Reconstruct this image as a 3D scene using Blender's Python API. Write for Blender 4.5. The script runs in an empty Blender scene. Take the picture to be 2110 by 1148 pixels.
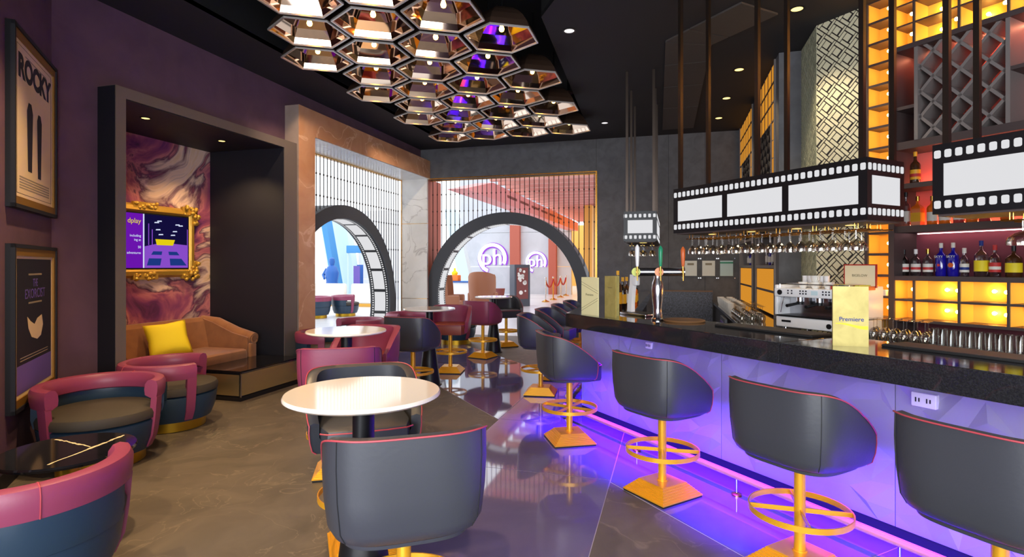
import bpy, bmesh, math, random
from mathutils import Vector, Matrix
random.seed(7)
SC = bpy.context.scene
COL = SC.collection
R = math.radians

# ------------------------------------------------------------------ camera
F, CX, HY, CAMH = 1150.0, 1055.0, 548.0, 1.55
A = math.atan((1383 - CX) / F)                 # yaw: v axis runs along the left wall
ca, sa = math.cos(A), math.sin(A)
cam = bpy.data.cameras.new('camera'); camo = bpy.data.objects.new('camera', cam)
COL.objects.link(camo); SC.camera = camo
cam.sensor_width = 36.0; cam.lens = F / 2110 * 36.0
cam.shift_y = -(574 - HY) / 2110
cam.clip_end = 200; cam.clip_start = .05
camo.location = (0, 0, CAMH); camo.rotation_euler = (R(90), 0, A)

# ------------------------------------------------------------------ world, exposure, big lights
w = bpy.data.worlds.new('world'); SC.world = w; w.use_nodes = True
bg = w.node_tree.nodes['Background']
bg.inputs[0].default_value = (.90, .95, 1.0, 1); bg.inputs[1].default_value = 2.3
SC.view_settings.view_transform = 'Standard'
SC.view_settings.look = 'None'
SC.view_settings.exposure = 0.0
SC.view_settings.gamma = 1.0
SC.view_settings.use_curve_mapping = False

def area(name, loc, rot, sx, sy, col, power, spread=180):
    l = bpy.data.lights.new(name, 'AREA'); l.shape = 'RECTANGLE'; l.size = sx; l.size_y = sy
    l.color = col; l.energy = power; l.spread = R(spread)
    o = bpy.data.objects.new(name, l); COL.objects.link(o); o.location = loc; o.rotation_euler = rot
    return o
# daylight through the glazed front of the room, behind the camera
area('window_daylight', (.45, -2.9, 2.0), (R(90), 0, 0), 6.6, 2.6, (.92, .96, 1.0), 560)

# ------------------------------------------------------------------ pixel helpers (2110 x 1148 frame)
B = A + math.atan((CX - 460) / F)               # bar direction
BD = (-math.sin(B), math.cos(B)); BN = (math.cos(B), math.sin(B))
RB = -(math.pi / 2 - B)                         # bar-local x = towards near end, y = away from guests
def ray(px, py=HY):
    dx = (px - CX) / F
    return (-sa + dx * ca, ca + dx * sa, (HY - py) / F)
def atz(px, py, z):
    r = ray(px, py); t = (z - CAMH) / r[2]; return (r[0] * t, r[1] * t, z)
def atD(px, D, z=0):
    r = ray(px); return (r[0] * D, r[1] * D, z)
def bw(s, n, z=0): return (s * BD[0] + n * BN[0], s * BD[1] + n * BN[1], z)
def s_at(px, n):
    r = ray(px); t = n / (r[0] * BN[0] + r[1] * BN[1]); return t * (r[0] * BD[0] + r[1] * BD[1])
def z_at(px, py, n):
    r = ray(px, py); t = n / (r[0] * BN[0] + r[1] * BN[1]); return CAMH + r[2] * t

# ------------------------------------------------------------------ materials
def lin(c):
    return tuple(((x / 255) / 12.92 if x <= 10 else (((x / 255) + .055) / 1.055) ** 2.4) for x in c)
MATS = {}
def mat(name, rgb, rough=.5, metal=0., spec=.5, emit=None, es=0., bump=None, var=None, coat=0., trans=0., sheen=0.):
    """rgb in 0..255 sRGB; bump=(scale, strength); var=(rgb2, scale)"""
    m = bpy.data.materials.new(name); m.use_nodes = True
    nt = m.node_tree; p = nt.nodes['Principled BSDF']
    p.inputs['Base Color'].default_value = (*lin(rgb), 1)
    p.inputs['Roughness'].default_value = rough; p.inputs['Metallic'].default_value = metal
    p.inputs['Specular IOR Level'].default_value = spec
    if coat: p.inputs['Coat Weight'].default_value = coat; p.inputs['Coat Roughness'].default_value = .05
    if sheen: p.inputs['Sheen Weight'].default_value = sheen
    if emit: p.inputs['Emission Color'].default_value = (*lin(emit), 1); p.inputs['Emission Strength'].default_value = es
    if bump or var:
        tc = nt.nodes.new('ShaderNodeTexCoord')
    if bump:
        n = nt.nodes.new('ShaderNodeTexNoise'); n.inputs['Scale'].default_value = bump[0]; n.inputs['Detail'].default_value = 4
        b = nt.nodes.new('ShaderNodeBump'); b.inputs['Strength'].default_value = bump[1]; b.inputs['Distance'].default_value = .01
        nt.links.new(tc.outputs['Object'], n.inputs['Vector']); nt.links.new(n.outputs[0], b.inputs['Height'])
        nt.links.new(b.outputs[0], p.inputs['Normal'])
    if var:
        n = nt.nodes.new('ShaderNodeTexNoise'); n.inputs['Scale'].default_value = var[1]; n.inputs['Detail'].default_value = 6
        n.inputs['Distortion'].default_value = .6
        r = nt.nodes.new('ShaderNodeValToRGB')
        r.color_ramp.elements[0].position = .35; r.color_ramp.elements[1].position = .68
        r.color_ramp.elements[0].color = (*lin(rgb), 1); r.color_ramp.elements[1].color = (*lin(var[0]), 1)
        nt.links.new(tc.outputs['Object'], n.inputs['Vector']); nt.links.new(n.outputs[0], r.inputs[0])
        nt.links.new(r.outputs[0], p.inputs['Base Color'])
    MATS[name] = m
    return m
def emis(name, rgb, s):
    m = bpy.data.materials.new(name); m.use_nodes = True; nt = m.node_tree
    nt.nodes.remove(nt.nodes['Principled BSDF'])
    e = nt.nodes.new('ShaderNodeEmission'); e.inputs[0].default_value = (*lin(rgb), 1); e.inputs[1].default_value = s
    nt.links.new(e.outputs[0], nt.nodes['Material Output'].inputs[0]); MATS[name] = m
    return m
def glassm(name, rgb, refl=.12, top=.85):
    m = bpy.data.materials.new(name); m.use_nodes = True; nt = m.node_tree
    nt.nodes.remove(nt.nodes['Principled BSDF'])
    t = nt.nodes.new('ShaderNodeBsdfTransparent'); t.inputs[0].default_value = (*lin(rgb), 1)
    g = nt.nodes.new('ShaderNodeBsdfGlossy'); g.inputs['Roughness'].default_value = .03
    lw = nt.nodes.new('ShaderNodeLayerWeight'); lw.inputs[0].default_value = .35
    mr = nt.nodes.new('ShaderNodeMapRange'); mr.inputs['To Min'].default_value = refl; mr.inputs['To Max'].default_value = top
    mx = nt.nodes.new('ShaderNodeMixShader')
    nt.links.new(lw.outputs['Facing'], mr.inputs['Value']); nt.links.new(mr.outputs[0], mx.inputs[0])
    nt.links.new(t.outputs[0], mx.inputs[1]); nt.links.new(g.outputs[0], mx.inputs[2])
    nt.links.new(mx.outputs[0], nt.nodes['Material Output'].inputs[0]); MATS[name] = m
    return m
def marble(name, base, stops, scale, dist, rough, vein=None, veinscale=1.2, veinw=.02, warp=1.0):
    """noise-warped colour ramp; stops = [(pos, rgb)...]; optional thin veins"""
    m = mat(name, base, rough); nt = m.node_tree; p = nt.nodes['Principled BSDF']
    tc = nt.nodes.new('ShaderNodeTexCoord')
    n0 = nt.nodes.new('ShaderNodeTexNoise'); n0.inputs['Scale'].default_value = scale * .5; n0.inputs['Detail'].default_value = 3
    mixv = nt.nodes.new('ShaderNodeVectorMath'); mixv.operation = 'MULTIPLY_ADD'
    mixv.inputs[1].default_value = (warp, warp, warp)
    nt.links.new(tc.outputs['Object'], n0.inputs['Vector']); nt.links.new(n0.outputs['Color'], mixv.inputs[0])
    nt.links.new(tc.outputs['Object'], mixv.inputs[2])
    n = nt.nodes.new('ShaderNodeTexNoise'); n.inputs['Scale'].default_value = scale; n.inputs['Detail'].default_value = 8
    n.inputs['Roughness'].default_value = .55; n.inputs['Distortion'].default_value = dist
    nt.links.new(mixv.outputs[0], n.inputs['Vector'])
    r = nt.nodes.new('ShaderNodeValToRGB'); el = r.color_ramp.elements
    el[0].position = stops[0][0]; el[0].color = (*lin(stops[0][1]), 1)
    el[1].position = stops[-1][0]; el[1].color = (*lin(stops[-1][1]), 1)
    for q, c in stops[1:-1]:
        e = el.new(q); e.color = (*lin(c), 1)
    nt.links.new(n.outputs[0], r.inputs[0]); out = r.outputs[0]
    if vein:
        n2 = nt.nodes.new('ShaderNodeTexNoise'); n2.inputs['Scale'].default_value = veinscale; n2.inputs['Detail'].default_value = 5
        n2.inputs['Distortion'].default_value = 1.2
        nt.links.new(mixv.outputs[0], n2.inputs['Vector'])
        r2 = nt.nodes.new('ShaderNodeValToRGB'); e2 = r2.color_ramp.elements
        e2[0].position = .5 - veinw; e2[0].color = (0, 0, 0, 1); e2[1].position = .5; e2[1].color = (1, 1, 1, 1)
        q = e2.new(.5 + veinw); q.color = (0, 0, 0, 1)
        mx = nt.nodes.new('ShaderNodeMix'); mx.data_type = 'RGBA'
        nt.links.new(n2.outputs[0], r2.inputs[0]); nt.links.new(r2.outputs[0], mx.inputs[0])
        nt.links.new(out, mx.inputs[6]); mx.inputs[7].default_value = (*lin(vein), 1); out = mx.outputs[2]
    nt.links.new(out, p.inputs['Base Color'])
    return m

mat('black_leather', (58, 60, 67), .40, bump=(60, .05))
mat('mauve_leather', (140, 58, 88), .42, bump=(60, .05))
mat('rust_leather', (140, 66, 52), .45, bump=(50, .05))
mat('teal_leather', (34, 56, 76), .40, bump=(50, .05))
mat('olive_seat', (58, 52, 44), .7, bump=(80, .05))
mat('red_piping', (176, 66, 78), .5)
mat('seam', (28, 29, 33), .6)
mat('gold_paint', (240, 176, 42), .32, metal=.42)
mat('gold_metal', (200, 150, 70), .25, metal=1)
mat('rail_gold', (228, 180, 98), .3, metal=.35)
mat('brass_plinth', (188, 148, 38), .35, metal=.8)
mat('steel', (200, 200, 205), .18, metal=1)
mat('black_rubber', (18, 18, 20), .7)
mat('white_laminate', (236, 227, 216), .10, coat=.4)
mat('black_metal', (22, 22, 26), .4, metal=.3)
mat('navy_black', (20, 21, 32), .6)
mat('frame_bronze', (104, 94, 88), .5, bump=(40, .05))
mat('purple_wall', (100, 72, 88), .75, bump=(30, .08), var=((88, 62, 78), 3))
mat('grey_wall', (98, 98, 103), .65, bump=(50, .1), var=((84, 84, 88), 6))
mat('dark_ceiling', (36, 33, 38), .8)
mat('tray_black', (10, 10, 12), .8)
mat('coffer_tile', (74, 68, 66), .6, bump=(20, .1))
mat('dark_panel', (52, 50, 56), .55)
mat('shelf_brown', (74, 62, 62), .5)
mat('amber_panel', (252, 196, 84), .4)
mat('coral_panel', (222, 112, 104), .6)
mat('maroon_panel', (122, 58, 72), .6)
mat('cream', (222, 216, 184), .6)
mat('cream_shaded', (176, 178, 150), .6)  # darker copy of the cream: shade of the pillar's side face put into colour
mat('dark_lattice', (48, 42, 42), .5)
mat('lattice_grey', (126, 118, 116), .5)
mat('black_granite', (24, 24, 28), .12, var=((58, 58, 66), 90), coat=.3)
mat('granite_polish', (30, 29, 32), .07, var=((46, 45, 48), 130), coat=.5)
mat('speckle_granite', (16, 16, 20), .4, var=((90, 92, 112), 45))
mat('bar_panel', (158, 156, 172), .42)
mat('white_plastic', (235, 235, 238), .35)
mat('white_ceramic', (230, 228, 222), .2)
mat('paper', (240, 238, 232), .7)
mat('paper_blue', (200, 222, 228), .7)
mat('menu_gold', (186, 170, 98), .45, metal=.25, var=((168, 152, 82), 12))
mat('menu_cream', (240, 230, 176), .55)
mat('ink_brown', (120, 108, 70), .7)
mat('ink_blue', (14, 44, 130), .6)
mat('ink_yellow', (244, 216, 40), .6)
mat('ink_dark', (30, 28, 42), .7)
mat('ink_grey', (150, 140, 120), .7)
mat('poster_cream', (226, 206, 166), .6)
mat('poster_dark', (22, 20, 34), .5)
mat('poster_violet', (106, 86, 172), .6)
mat('poster_gold', (150, 112, 42), .45, metal=.4)
mat('sofa_tan', (152, 98, 54), .85, sheen=.3, bump=(90, .1), var=((134, 84, 46), 5))
mat('cushion_yellow', (246, 220, 30), .75, bump=(40, .1))
mat('gold_frame', (208, 166, 66), .4, metal=.5, bump=(30, .2))
mat('mirror_gold', (212, 188, 138), .24, metal=.85)
mat('bronze_mirror', (230, 204, 182), .04, metal=1)
mat('shade_back', (96, 74, 62), .35, metal=.7)
mat('rim_silver', (205, 200, 196), .3, metal=.6)
mat('bar_dark_rod', (66, 56, 50), .35, metal=.8)
mat('arch_slate', (62, 66, 74), .55, bump=(20, .05))
mat('lobby_white', (226, 226, 228), .6)
mat('lobby_panel', (196, 199, 207), .5, var=((184, 188, 196), 1.2))
mat('lobby_post', (176, 92, 74), .6)
mat('pink_beam', (236, 160, 158), .7)
mat('pink_slat', (226, 166, 154), .7)
mat('yellow_wall', (240, 178, 84), .6)
mat('wing_leather', (150, 94, 64), .5, bump=(20, .1))
mat('statue_blue', (36, 96, 176), .4)
mat('pale_blue', (206, 230, 244), .5)
mat('deep_blue', (66, 140, 200), .5)
mat('lobby_sofa', (232, 226, 216), .8)
mat('rope_red', (160, 24, 40), .6)
mat('orange_paint', (240, 120, 40), .5)
mat('kiosk_dark', (58, 62, 74), .4)
mat('kiosk_red', (120, 56, 52), .5)
mat('wood_edge', (120, 84, 52), .5)
mat('dark_marble_edge', (18, 18, 20), .2)
mat('tap_green', (24, 140, 100), .35)
mat('tap_orange', (206, 96, 40), .35)
mat('badge_lime', (190, 200, 60), .4)
mat('badge_orange', (236, 140, 80), .4)
mat('box_red', (176, 44, 34), .4)
mat('box_cream', (236, 222, 186), .6)
mat('bean_dark', (60, 30, 24), .3)
mat('glass_liquor_amber', (200, 96, 20), .08, coat=.5)
mat('bottle_blue', (28, 20, 150), .08, coat=.6)
mat('bottle_black', (26, 18, 16), .1, coat=.6)
mat('bottle_brown', (70, 40, 20), .1, coat=.6)
mat('bottle_green', (30, 50, 30), .1, coat=.6)
mat('bottle_orange', (230, 110, 30), .12, coat=.5)
mat('bottle_red', (180, 60, 60), .12, coat=.5)
mat('label_white', (226, 222, 214), .6)
mat('label_yellow', (238, 214, 30), .6)
mat('label_red', (196, 50, 50), .6)
mat('label_gold', (238, 176, 40), .5)
mat('outlet_white', (240, 236, 244), .4)
glassm('clear_glass', (250, 248, 244), .10)
glassm('bottle_clear', (226, 226, 230), .14)
glassm('pane_clear', (252, 254, 254), .0, .12)
emis('film_white', (240, 240, 243), .86)
emis('bulb_warm', (255, 196, 96), 75)
emis('bulb_hex', (255, 184, 70), 40)
emis('downlight_warm', (255, 214, 120), 3.0)
emis('downlight_white', (236, 230, 232), 1.4)
emis('led_violet', (112, 0, 255), 2.5)
emis('amber_glow', (240, 160, 52), .75)
emis('logo_white', (255, 252, 255), 2.0)
emis('logo_violet', (170, 90, 240), 1.0)
emis('screen_navy', (24, 18, 70), .7)
emis('screen_purple', (118, 24, 190), .8)
emis('screen_lilac', (150, 84, 220), .8)
emis('screen_blue', (36, 66, 150), .7)
emis('screen_yellow', (238, 214, 20), .9)
emis('screen_white', (220, 230, 255), 1.0)
emis('yellow_glow', (255, 180, 70), 1.6)
marble('floor_matte', (92, 84, 74), [(.25, (76, 70, 62)), (.5, (92, 84, 75)), (.75, (106, 97, 86))], 2.2, .8, .55,
       vein=(116, 106, 92), veinscale=1.3, veinw=.008)
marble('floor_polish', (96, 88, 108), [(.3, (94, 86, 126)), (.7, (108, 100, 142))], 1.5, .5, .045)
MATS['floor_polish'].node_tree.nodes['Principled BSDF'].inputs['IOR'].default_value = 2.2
mat('joint_pale', (170, 160, 176), .4)
marble('lobby_floor', (216, 218, 224), [(.3, (206, 208, 214)), (.7, (224, 226, 230))], .8, .5, .25)
marble('tan_marble', (196, 142, 104), [(.25, (186, 130, 92)), (.5, (198, 146, 108)), (.75, (208, 160, 124))], 1.6, 1.5, .35,
       vein=(222, 180, 148), veinscale=1.1, veinw=.015)
marble('grey_marble', (150, 132, 122), [(.25, (140, 122, 112)), (.75, (164, 146, 136))], 1.6, 1.5, .4)
marble('white_marble', (226, 224, 220), [(.3, (214, 212, 208)), (.7, (234, 232, 228))], 1.2, 1.5, .25, vein=(190, 186, 182), veinscale=.9, veinw=.012)
marble('mural', (150, 80, 110), [(.24, (22, 16, 28)), (.33, (54, 30, 60)), (.40, (120, 56, 104)), (.47, (170, 90, 116)), (.515, (206, 130, 132)),
       (.545, (96, 44, 80)), (.60, (236, 206, 186)), (.64, (226, 190, 150)), (.665, (40, 26, 24)), (.70, (214, 178, 128)), (.80, (36, 24, 30))], 1.1, 1.4, .5, warp=1.2)
marble('nero_marble', (20, 20, 24), [(.3, (16, 16, 20)), (.7, (28, 27, 33))], 2, .5, .08)
mat('vein_gold', (228, 210, 172), .3)

# ------------------------------------------------------------------ mesh builder
class MB:
    def __init__(s): s.v = []; s.f = []; s.sm = []
    def add(s, vs, fs, smooth=False):
        o = len(s.v); s.v += [tuple(x) for x in vs]; s.f += [tuple(i + o for i in f) for f in fs]; s.sm += [smooth] * len(fs); return s
    def box(s, x0, x1, y0, y1, z0, z1):
        return s.add([(x0, y0, z0), (x1, y0, z0), (x1, y1, z0), (x0, y1, z0), (x0, y0, z1), (x1, y0, z1), (x1, y1, z1), (x0, y1, z1)],
                     [(0, 3, 2, 1), (4, 5, 6, 7), (0, 1, 5, 4), (1, 2, 6, 5), (2, 3, 7, 6), (3, 0, 4, 7)])
    def rbox(s, x0, x1, y0, y1, z0, z1, r):
        """box with rounded (chamfered twice) edges"""
        rings = []
        def ring(z, i):
            pts = []
            for cx_, cy_, a0 in ((x1 - r, y1 - r, 0), (x0 + r, y1 - r, 90), (x0 + r, y0 + r, 180), (x1 - r, y0 + r, 270)):
                for k in range(4):
                    a = R(a0 + 30 * k); pts.append((cx_ + (r - i) * math.cos(a), cy_ + (r - i) * math.sin(a), z))
            return pts
        for z, i in ((z0, r * .7), (z0 + r * .3, r * .3 * .6), (z0 + r, 0), (z1 - r, 0), (z1 - r * .3, r * .3 * .6), (z1, r * .7)): rings.append(ring(z, i))
        n = 16; vs = sum(rings, []); fs = []
        for j in range(len(rings) - 1):
            for k in range(n): fs.append((j * n + k, j * n + (k + 1) % n, (j + 1) * n + (k + 1) % n, (j + 1) * n + k))
        fs.append(tuple(range(n - 1, -1, -1))); fs.append(tuple(range((len(rings) - 1) * n, len(rings) * n)))
        return s.add(vs, fs, True)
    def prism(s, pts, z0, z1, smooth=False):
        n = len(pts); vs = [(p[0], p[1], z0) for p in pts] + [(p[0], p[1], z1) for p in pts]
        fs = [tuple(range(n - 1, -1, -1)), tuple(range(n, 2 * n))] + [(k, (k + 1) % n, n + (k + 1) % n, n + k) for k in range(n)]
        return s.add(vs, fs, smooth)
    def prism_y(s, pts, y0, y1):
        """polygon in xz extruded along y"""
        n = len(pts); vs = [(p[0], y0, p[1]) for p in pts] + [(p[0], y1, p[1]) for p in pts]
        fs = [tuple(range(n)), tuple(range(2 * n - 1, n - 1, -1))] + [(k, n + k, n + (k + 1) % n, (k + 1) % n) for k in range(n)]
        return s.add(vs, fs)
    def cyl(s, p0, p1, r0, r1=None, n=12, caps=True):
        r1 = r0 if r1 is None else r1; p0 = Vector(p0); p1 = Vector(p1); d = (p1 - p0).normalized()
        a = d.orthogonal().normalized(); b = d.cross(a); vs = []
        for p, r in ((p0, r0), (p1, r1)):
            for k in range(n):
                t = 2 * math.pi * k / n; vs.append(p + a * (r * math.cos(t)) + b * (r * math.sin(t)))
        fs = [(k, (k + 1) % n, n + (k + 1) % n, n + k) for k in range(n)]
        s.add(vs, fs, True)
        if caps: s.add(vs[:n], [tuple(range(n - 1, -1, -1))]); s.add(vs[n:], [tuple(range(n))])
        return s
    def lathe(s, prof, n=20, c=(0, 0, 0), smooth=True, a0=0., caps=(True, True)):
        vs = []; fs = []
        for r, z in prof:
            for k in range(n):
                t = a0 + 2 * math.pi * k / n; vs.append((c[0] + r * math.cos(t), c[1] + r * math.sin(t), c[2] + z))
        for j in range(len(prof) - 1):
            for k in range(n): fs.append((j * n + k, j * n + (k + 1) % n, (j + 1) * n + (k + 1) % n, (j + 1) * n + k))
        if caps[0] and prof[0][0] > 1e-4: fs.append(tuple(range(n - 1, -1, -1)))
        if caps[1] and prof[-1][0] > 1e-4: fs.append(tuple(range((len(prof) - 1) * n, len(prof) * n)))
        return s.add(vs, fs, smooth)
    def tube(s, pts, r, n=6, closed=False):
        P = [Vector(p) for p in pts]; m = len(P); vs = []; fs = []; up = None
        for i, p in enumerate(P):
            d = (P[(i + 1) % m] - P[i - 1]) if closed else (P[min(i + 1, m - 1)] - P[max(i - 1, 0)])
            d.normalize()
            if up is None: up = d.orthogonal().normalized()
            up = (up - d * up.dot(d)).normalized(); b = d.cross(up)
            rr = r[i] if isinstance(r, (list, tuple)) else r
            for k in range(n):
                t = 2 * math.pi * k / n; vs.append(p + up * (rr * math.cos(t)) + b * (rr * math.sin(t)))
        for i in range(m if closed else m - 1):
            for k in range(n):
                j = (i + 1) % m; fs.append((i * n + k, i * n + (k + 1) % n, j * n + (k + 1) % n, j * n + k))
        if not closed: fs.append(tuple(range(n - 1, -1, -1))); fs.append(tuple(range((m - 1) * n, m * n)))
        return s.add(vs, fs, True)
    def strip(s, pts, hw, hh):
        """flat bar along a path in plane: rectangular section hw (sideways, horizontal) x hh (vertical)"""
        P = [Vector(p) for p in pts]; m = len(P); vs = []; fs = []
        for i, p in enumerate(P):
            d = P[min(i + 1, m - 1)] - P[max(i - 1, 0)]; d.z = 0; d.normalize(); b = Vector((-d.y, d.x, 0))
            for q, z in ((-hw, -hh), (hw, -hh), (hw, hh), (-hw, hh)): vs.append(p + b * q + Vector((0, 0, z)))
        for i in range(m - 1):
            for k in range(4): fs.append((i * 4 + k, i * 4 + (k + 1) % 4, i * 4 + 4 + (k + 1) % 4, i * 4 + 4 + k))
        fs.append((3, 2, 1, 0)); fs.append(tuple((m - 1) * 4 + k for k in range(4)))
        return s.add(vs, fs)
    def sphere(s, c, r, n=12, m=8, sz=1.):
        prof = [(r * math.sin(math.pi * j / m), -r * sz * math.cos(math.pi * j / m)) for j in range(m + 1)]
        prof[0] = (1e-5, prof[0][1]); prof[-1] = (1e-5, prof[-1][1])
        return s.lathe(prof, n, c)
    def mesh(s, name):
        me = bpy.data.meshes.new(name); me.from_pydata(s.v, [], s.f)
        me.polygons.foreach_set('use_smooth', s.sm)
        bm = bmesh.new(); bm.from_mesh(me); bmesh.ops.recalc_face_normals(bm, faces=bm.faces); bm.to_mesh(me); bm.free()
        if any(s.sm):
            try: me.set_sharp_from_angle(angle=R(40))
            except Exception: pass
        me.update(); return me
def M(x): return MATS[x]
def link(o, parent=None):
    COL.objects.link(o)
    if parent is not None: o.parent = parent
    return o
def obj(name, mb, m, parent=None, loc=None, rot=None):
    me = mb if isinstance(mb, bpy.types.Mesh) else mb.mesh(name)
    if m is not None and len(me.materials) == 0: me.materials.append(M(m))
    o = bpy.data.objects.new(name, me); link(o, parent)
    if loc: o.location = loc
    if rot: o.rotation_euler = rot
    return o
def tag(o, label, cat, group=None):
    o['label'] = label; o['category'] = cat
    if group: o['group'] = group
    return o
def thing(name, label, cat, loc=(0, 0, 0), rz=0., group=None):
    o = bpy.data.objects.new(name, None); o.empty_display_size = .1; link(o); o.location = loc; o.rotation_euler = (0, 0, rz)
    return tag(o, label, cat, group)
def struct(name, mb=None, m=None, loc=(0, 0, 0), rz=0.):
    if mb is None:
        o = bpy.data.objects.new(name, None); o.empty_display_size = .1; link(o)
    else: o = obj(name, mb, m)
    o.location = loc; o.rotation_euler = (0, 0, rz); o['kind'] = 'structure'; return o
def dup(root, loc, rz, label=None, group=None, swap=None):
    def cp(o, par):
        c = o.copy(); COL.objects.link(c); c.parent = par
        for ch in o.children: cp(ch, c)
        return c
    r = cp(root, None); r.location = loc; r.rotation_euler = (0, 0, rz)
    if label: r['label'] = label
    if group: r['group'] = group
    return r
def text(name, s, size, m, parent, loc, rot, align='CENTER', ext=.001, sx=1., bold=0.):
    cu = bpy.data.curves.new(name, 'FONT'); cu.body = s; cu.size = size; cu.align_x = align; cu.align_y = 'CENTER'; cu.extrude = ext; cu.offset = bold
    t = bpy.data.objects.new(name + '_tmp', cu); COL.objects.link(t)
    dg = bpy.context.evaluated_depsgraph_get(); me = bpy.data.meshes.new_from_object(t.evaluated_get(dg))
    bpy.data.objects.remove(t); bpy.data.curves.remove(cu)
    me.materials.clear(); me.materials.append(M(m))
    o = bpy.data.objects.new(name, me); link(o, parent); o.location = loc; o.rotation_euler = rot; o.scale = (sx, 1, 1)
    return o
def clip(poly, a, b, c):
    """keep part of polygon with a*x+b*y<=c"""
    out = []
    for i, p in enumerate(poly):
        q = poly[(i + 1) % len(poly)]; dp = a * p[0] + b * p[1] - c; dq = a * q[0] + b * q[1] - c
        if dp <= 0: out.append(p)
        if dp * dq < 0:
            t = dp / (dp - dq); out.append((p[0] + (q[0] - p[0]) * t, p[1] + (q[1] - p[1]) * t))
    return out
def inset(poly, d):
    n = len(poly); cx_ = sum(p[0] for p in poly) / n; cy_ = sum(p[1] for p in poly) / n; out = poly
    for i in range(n):
        p, q = poly[i], poly[(i + 1) % n]; nx, ny = q[1] - p[1], p[0] - q[0]; l = math.hypot(nx, ny)
        if l < 1e-6: continue
        nx /= l; ny /= l; c = nx * p[0] + ny * p[1]
        if nx * cx_ + ny * cy_ > c: nx, ny, c = -nx, -ny, -c
        out = clip(out, nx, ny, c - d)
    return out

# ================================================================== SETTING
CE = 4.10                                        # ceiling height
# floor: matte stone field, polished star-shaped inlay
fl = struct('floor')
obj('stone_field', MB().box(-6.6, 8, -3.2, 11.9, -.12, 0), 'floor_matte', fl)
strip1 = [bw(13.5, 2.46)[:2], bw(13.5, 4.2)[:2], bw(-3, 4.2)[:2], bw(-3, 2.46)[:2]]
strip1 = clip(clip(strip1, 0, 1, 11.4), -1, 0, 5.3)
UL, UR = -1.67, -.42
pieces = []
left = clip(strip1, 1, 0, UL)
for k in range(3):
    q = clip(clip(left, BD[0], BD[1], 6.4 + 1.9 * (k + 1) if k < 2 else 99), -BD[0], -BD[1], -(6.4 + 1.9 * k) if k else 99)
    if len(q) > 2: pieces.append(q)
right = clip(strip1, -1, 0, -UR)
for k in range(4):
    q = clip(clip(right, -BD[0], -BD[1], -(3.2 - 1.45 * (k + 1)) if k < 3 else 99), BD[0], BD[1], 3.2 - 1.45 * k if k else 99)
    if len(q) > 2: pieces.append(q)
mid = [(UL, -3.1), (UR, -3.1), (UR, 4.07 + 4), (UL, 4.07 + 4)]
mid = clip(mid, BN[0], BN[1], 4.2)
vs_ = [-3.1, -1.21, .11, 1.43, 2.75, 4.07, 5.39, 6.8, 9]
for a, b in zip(vs_, vs_[1:]):
    q = clip(clip(mid, 0, -1, -a), 0, 1, b)
    if len(q) > 2: pieces.append(q)
jm = MB()
for q in pieces: jm.prism(q, 0, .0015)
obj('joint_strips', jm, 'joint_pale', fl)
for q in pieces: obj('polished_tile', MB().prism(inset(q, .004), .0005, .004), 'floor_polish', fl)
struct('floor_lobby', MB().box(-45, 20, -12, 60, -.3, -.125), 'lobby_floor')
obj('lobby_step', MB().box(-45, 14, 11.9, 58, -.125, -.001), 'lobby_floor', fl)
obj('lobby_slab', MB().box(-45, -6.6, -12, 11.9, -.125, -.001), 'lobby_floor', fl)

# ceiling with the black lamp tray
ce = struct('ceiling')
TR = [(-4.5, 3.5), (-.35, 3.5), (-.35, 4.1), (-1.28, 5.58), (-1.48, 10.3), (-4.5, 10.5)]
for q in ([(-7.2, -3.4), (-4.5, -3.4), (-4.5, 11.6), (-7.2, 11.6)], [(-4.5, 10.5), (-1.48, 10.3), (-1.48, 11.6), (-4.5, 11.6)],
          [(-1.48, 10.3), (-1.28, 5.58), (8, 5.58), (8, 11.6), (-1.48, 11.6)], [(-1.28, 5.58), (-.35, 4.1), (8, 4.1), (8, 5.58)],
          [(-4.5, -3.4), (8, -3.4), (8, 4.1), (-.35, 4.1), (-.35, 3.5), (-4.5, 3.5)]):
    obj('ceiling_board', MB().prism(q, CE, CE + .05), 'dark_ceiling', ce)
tm = MB()
for i, p in enumerate(TR):
    q = TR[(i + 1) % len(TR)]
    tm.add([(p[0], p[1], CE + .001), (q[0], q[1], CE + .001), (q[0], q[1], 4.75), (p[0], p[1], 4.75)], [(0, 1, 2, 3)])
tm.prism(TR, 4.75, 4.8)
obj('lamp_tray', tm, 'tray_black', ce)
obj('roof_slab', MB().box(-7.2, 8, -3.4, 11.6, 4.82, 4.9), 'dark_ceiling', ce)
cof = [(-.07, 6.54), (.65, 5.77), (1.045, 6.14), (.45, 6.78), (.40, 10.76), (-.165, 10.76)]
cm = []
cm.append([(-.07, 6.54), (.18, 6.27), (.62, 6.6), (.45, 6.78)]); cm.append([(.18, 6.27), (.65, 5.77), (1.045, 6.14), (.62, 6.6)])
vv = [6.54, 7.3, 8.2, 9.3, 10.76]
for a, b in zip(vv, vv[1:]):
    fa, fb = (a - 6.54) / 4.22, (b - 6.54) / 4.22
    ra = .45 - .05 * (a - 6.78) / 3.98; rb_ = .45 - .05 * (b - 6.78) / 3.98
    cm.append([(-.07 - .095 * fa, a), (ra, max(a, 6.78) if a < 6.6 else a), (rb_, b), (-.07 - .095 * fb, b)])
for q in cm: obj('coffer_panel', MB().prism(inset(q, .008), CE - .02, CE - .001), 'coffer_tile', ce)

# left wall, alcove, portal
WL, PF = -5.3, -5.07
wl = struct('wall_left')
obj('wall_panel', MB().box(WL - .2, WL, 3.0, 4.07, 0, CE), 'purple_wall', wl)
obj('wall_panel', MB().box(WL - .2, WL, 4.07, 6.77, 3.2, CE), 'purple_wall', wl)
obj('wall_panel', MB().box(WL - .4, WL, 6.77, 11.5, 3.5, CE), 'purple_wall', wl)
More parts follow.
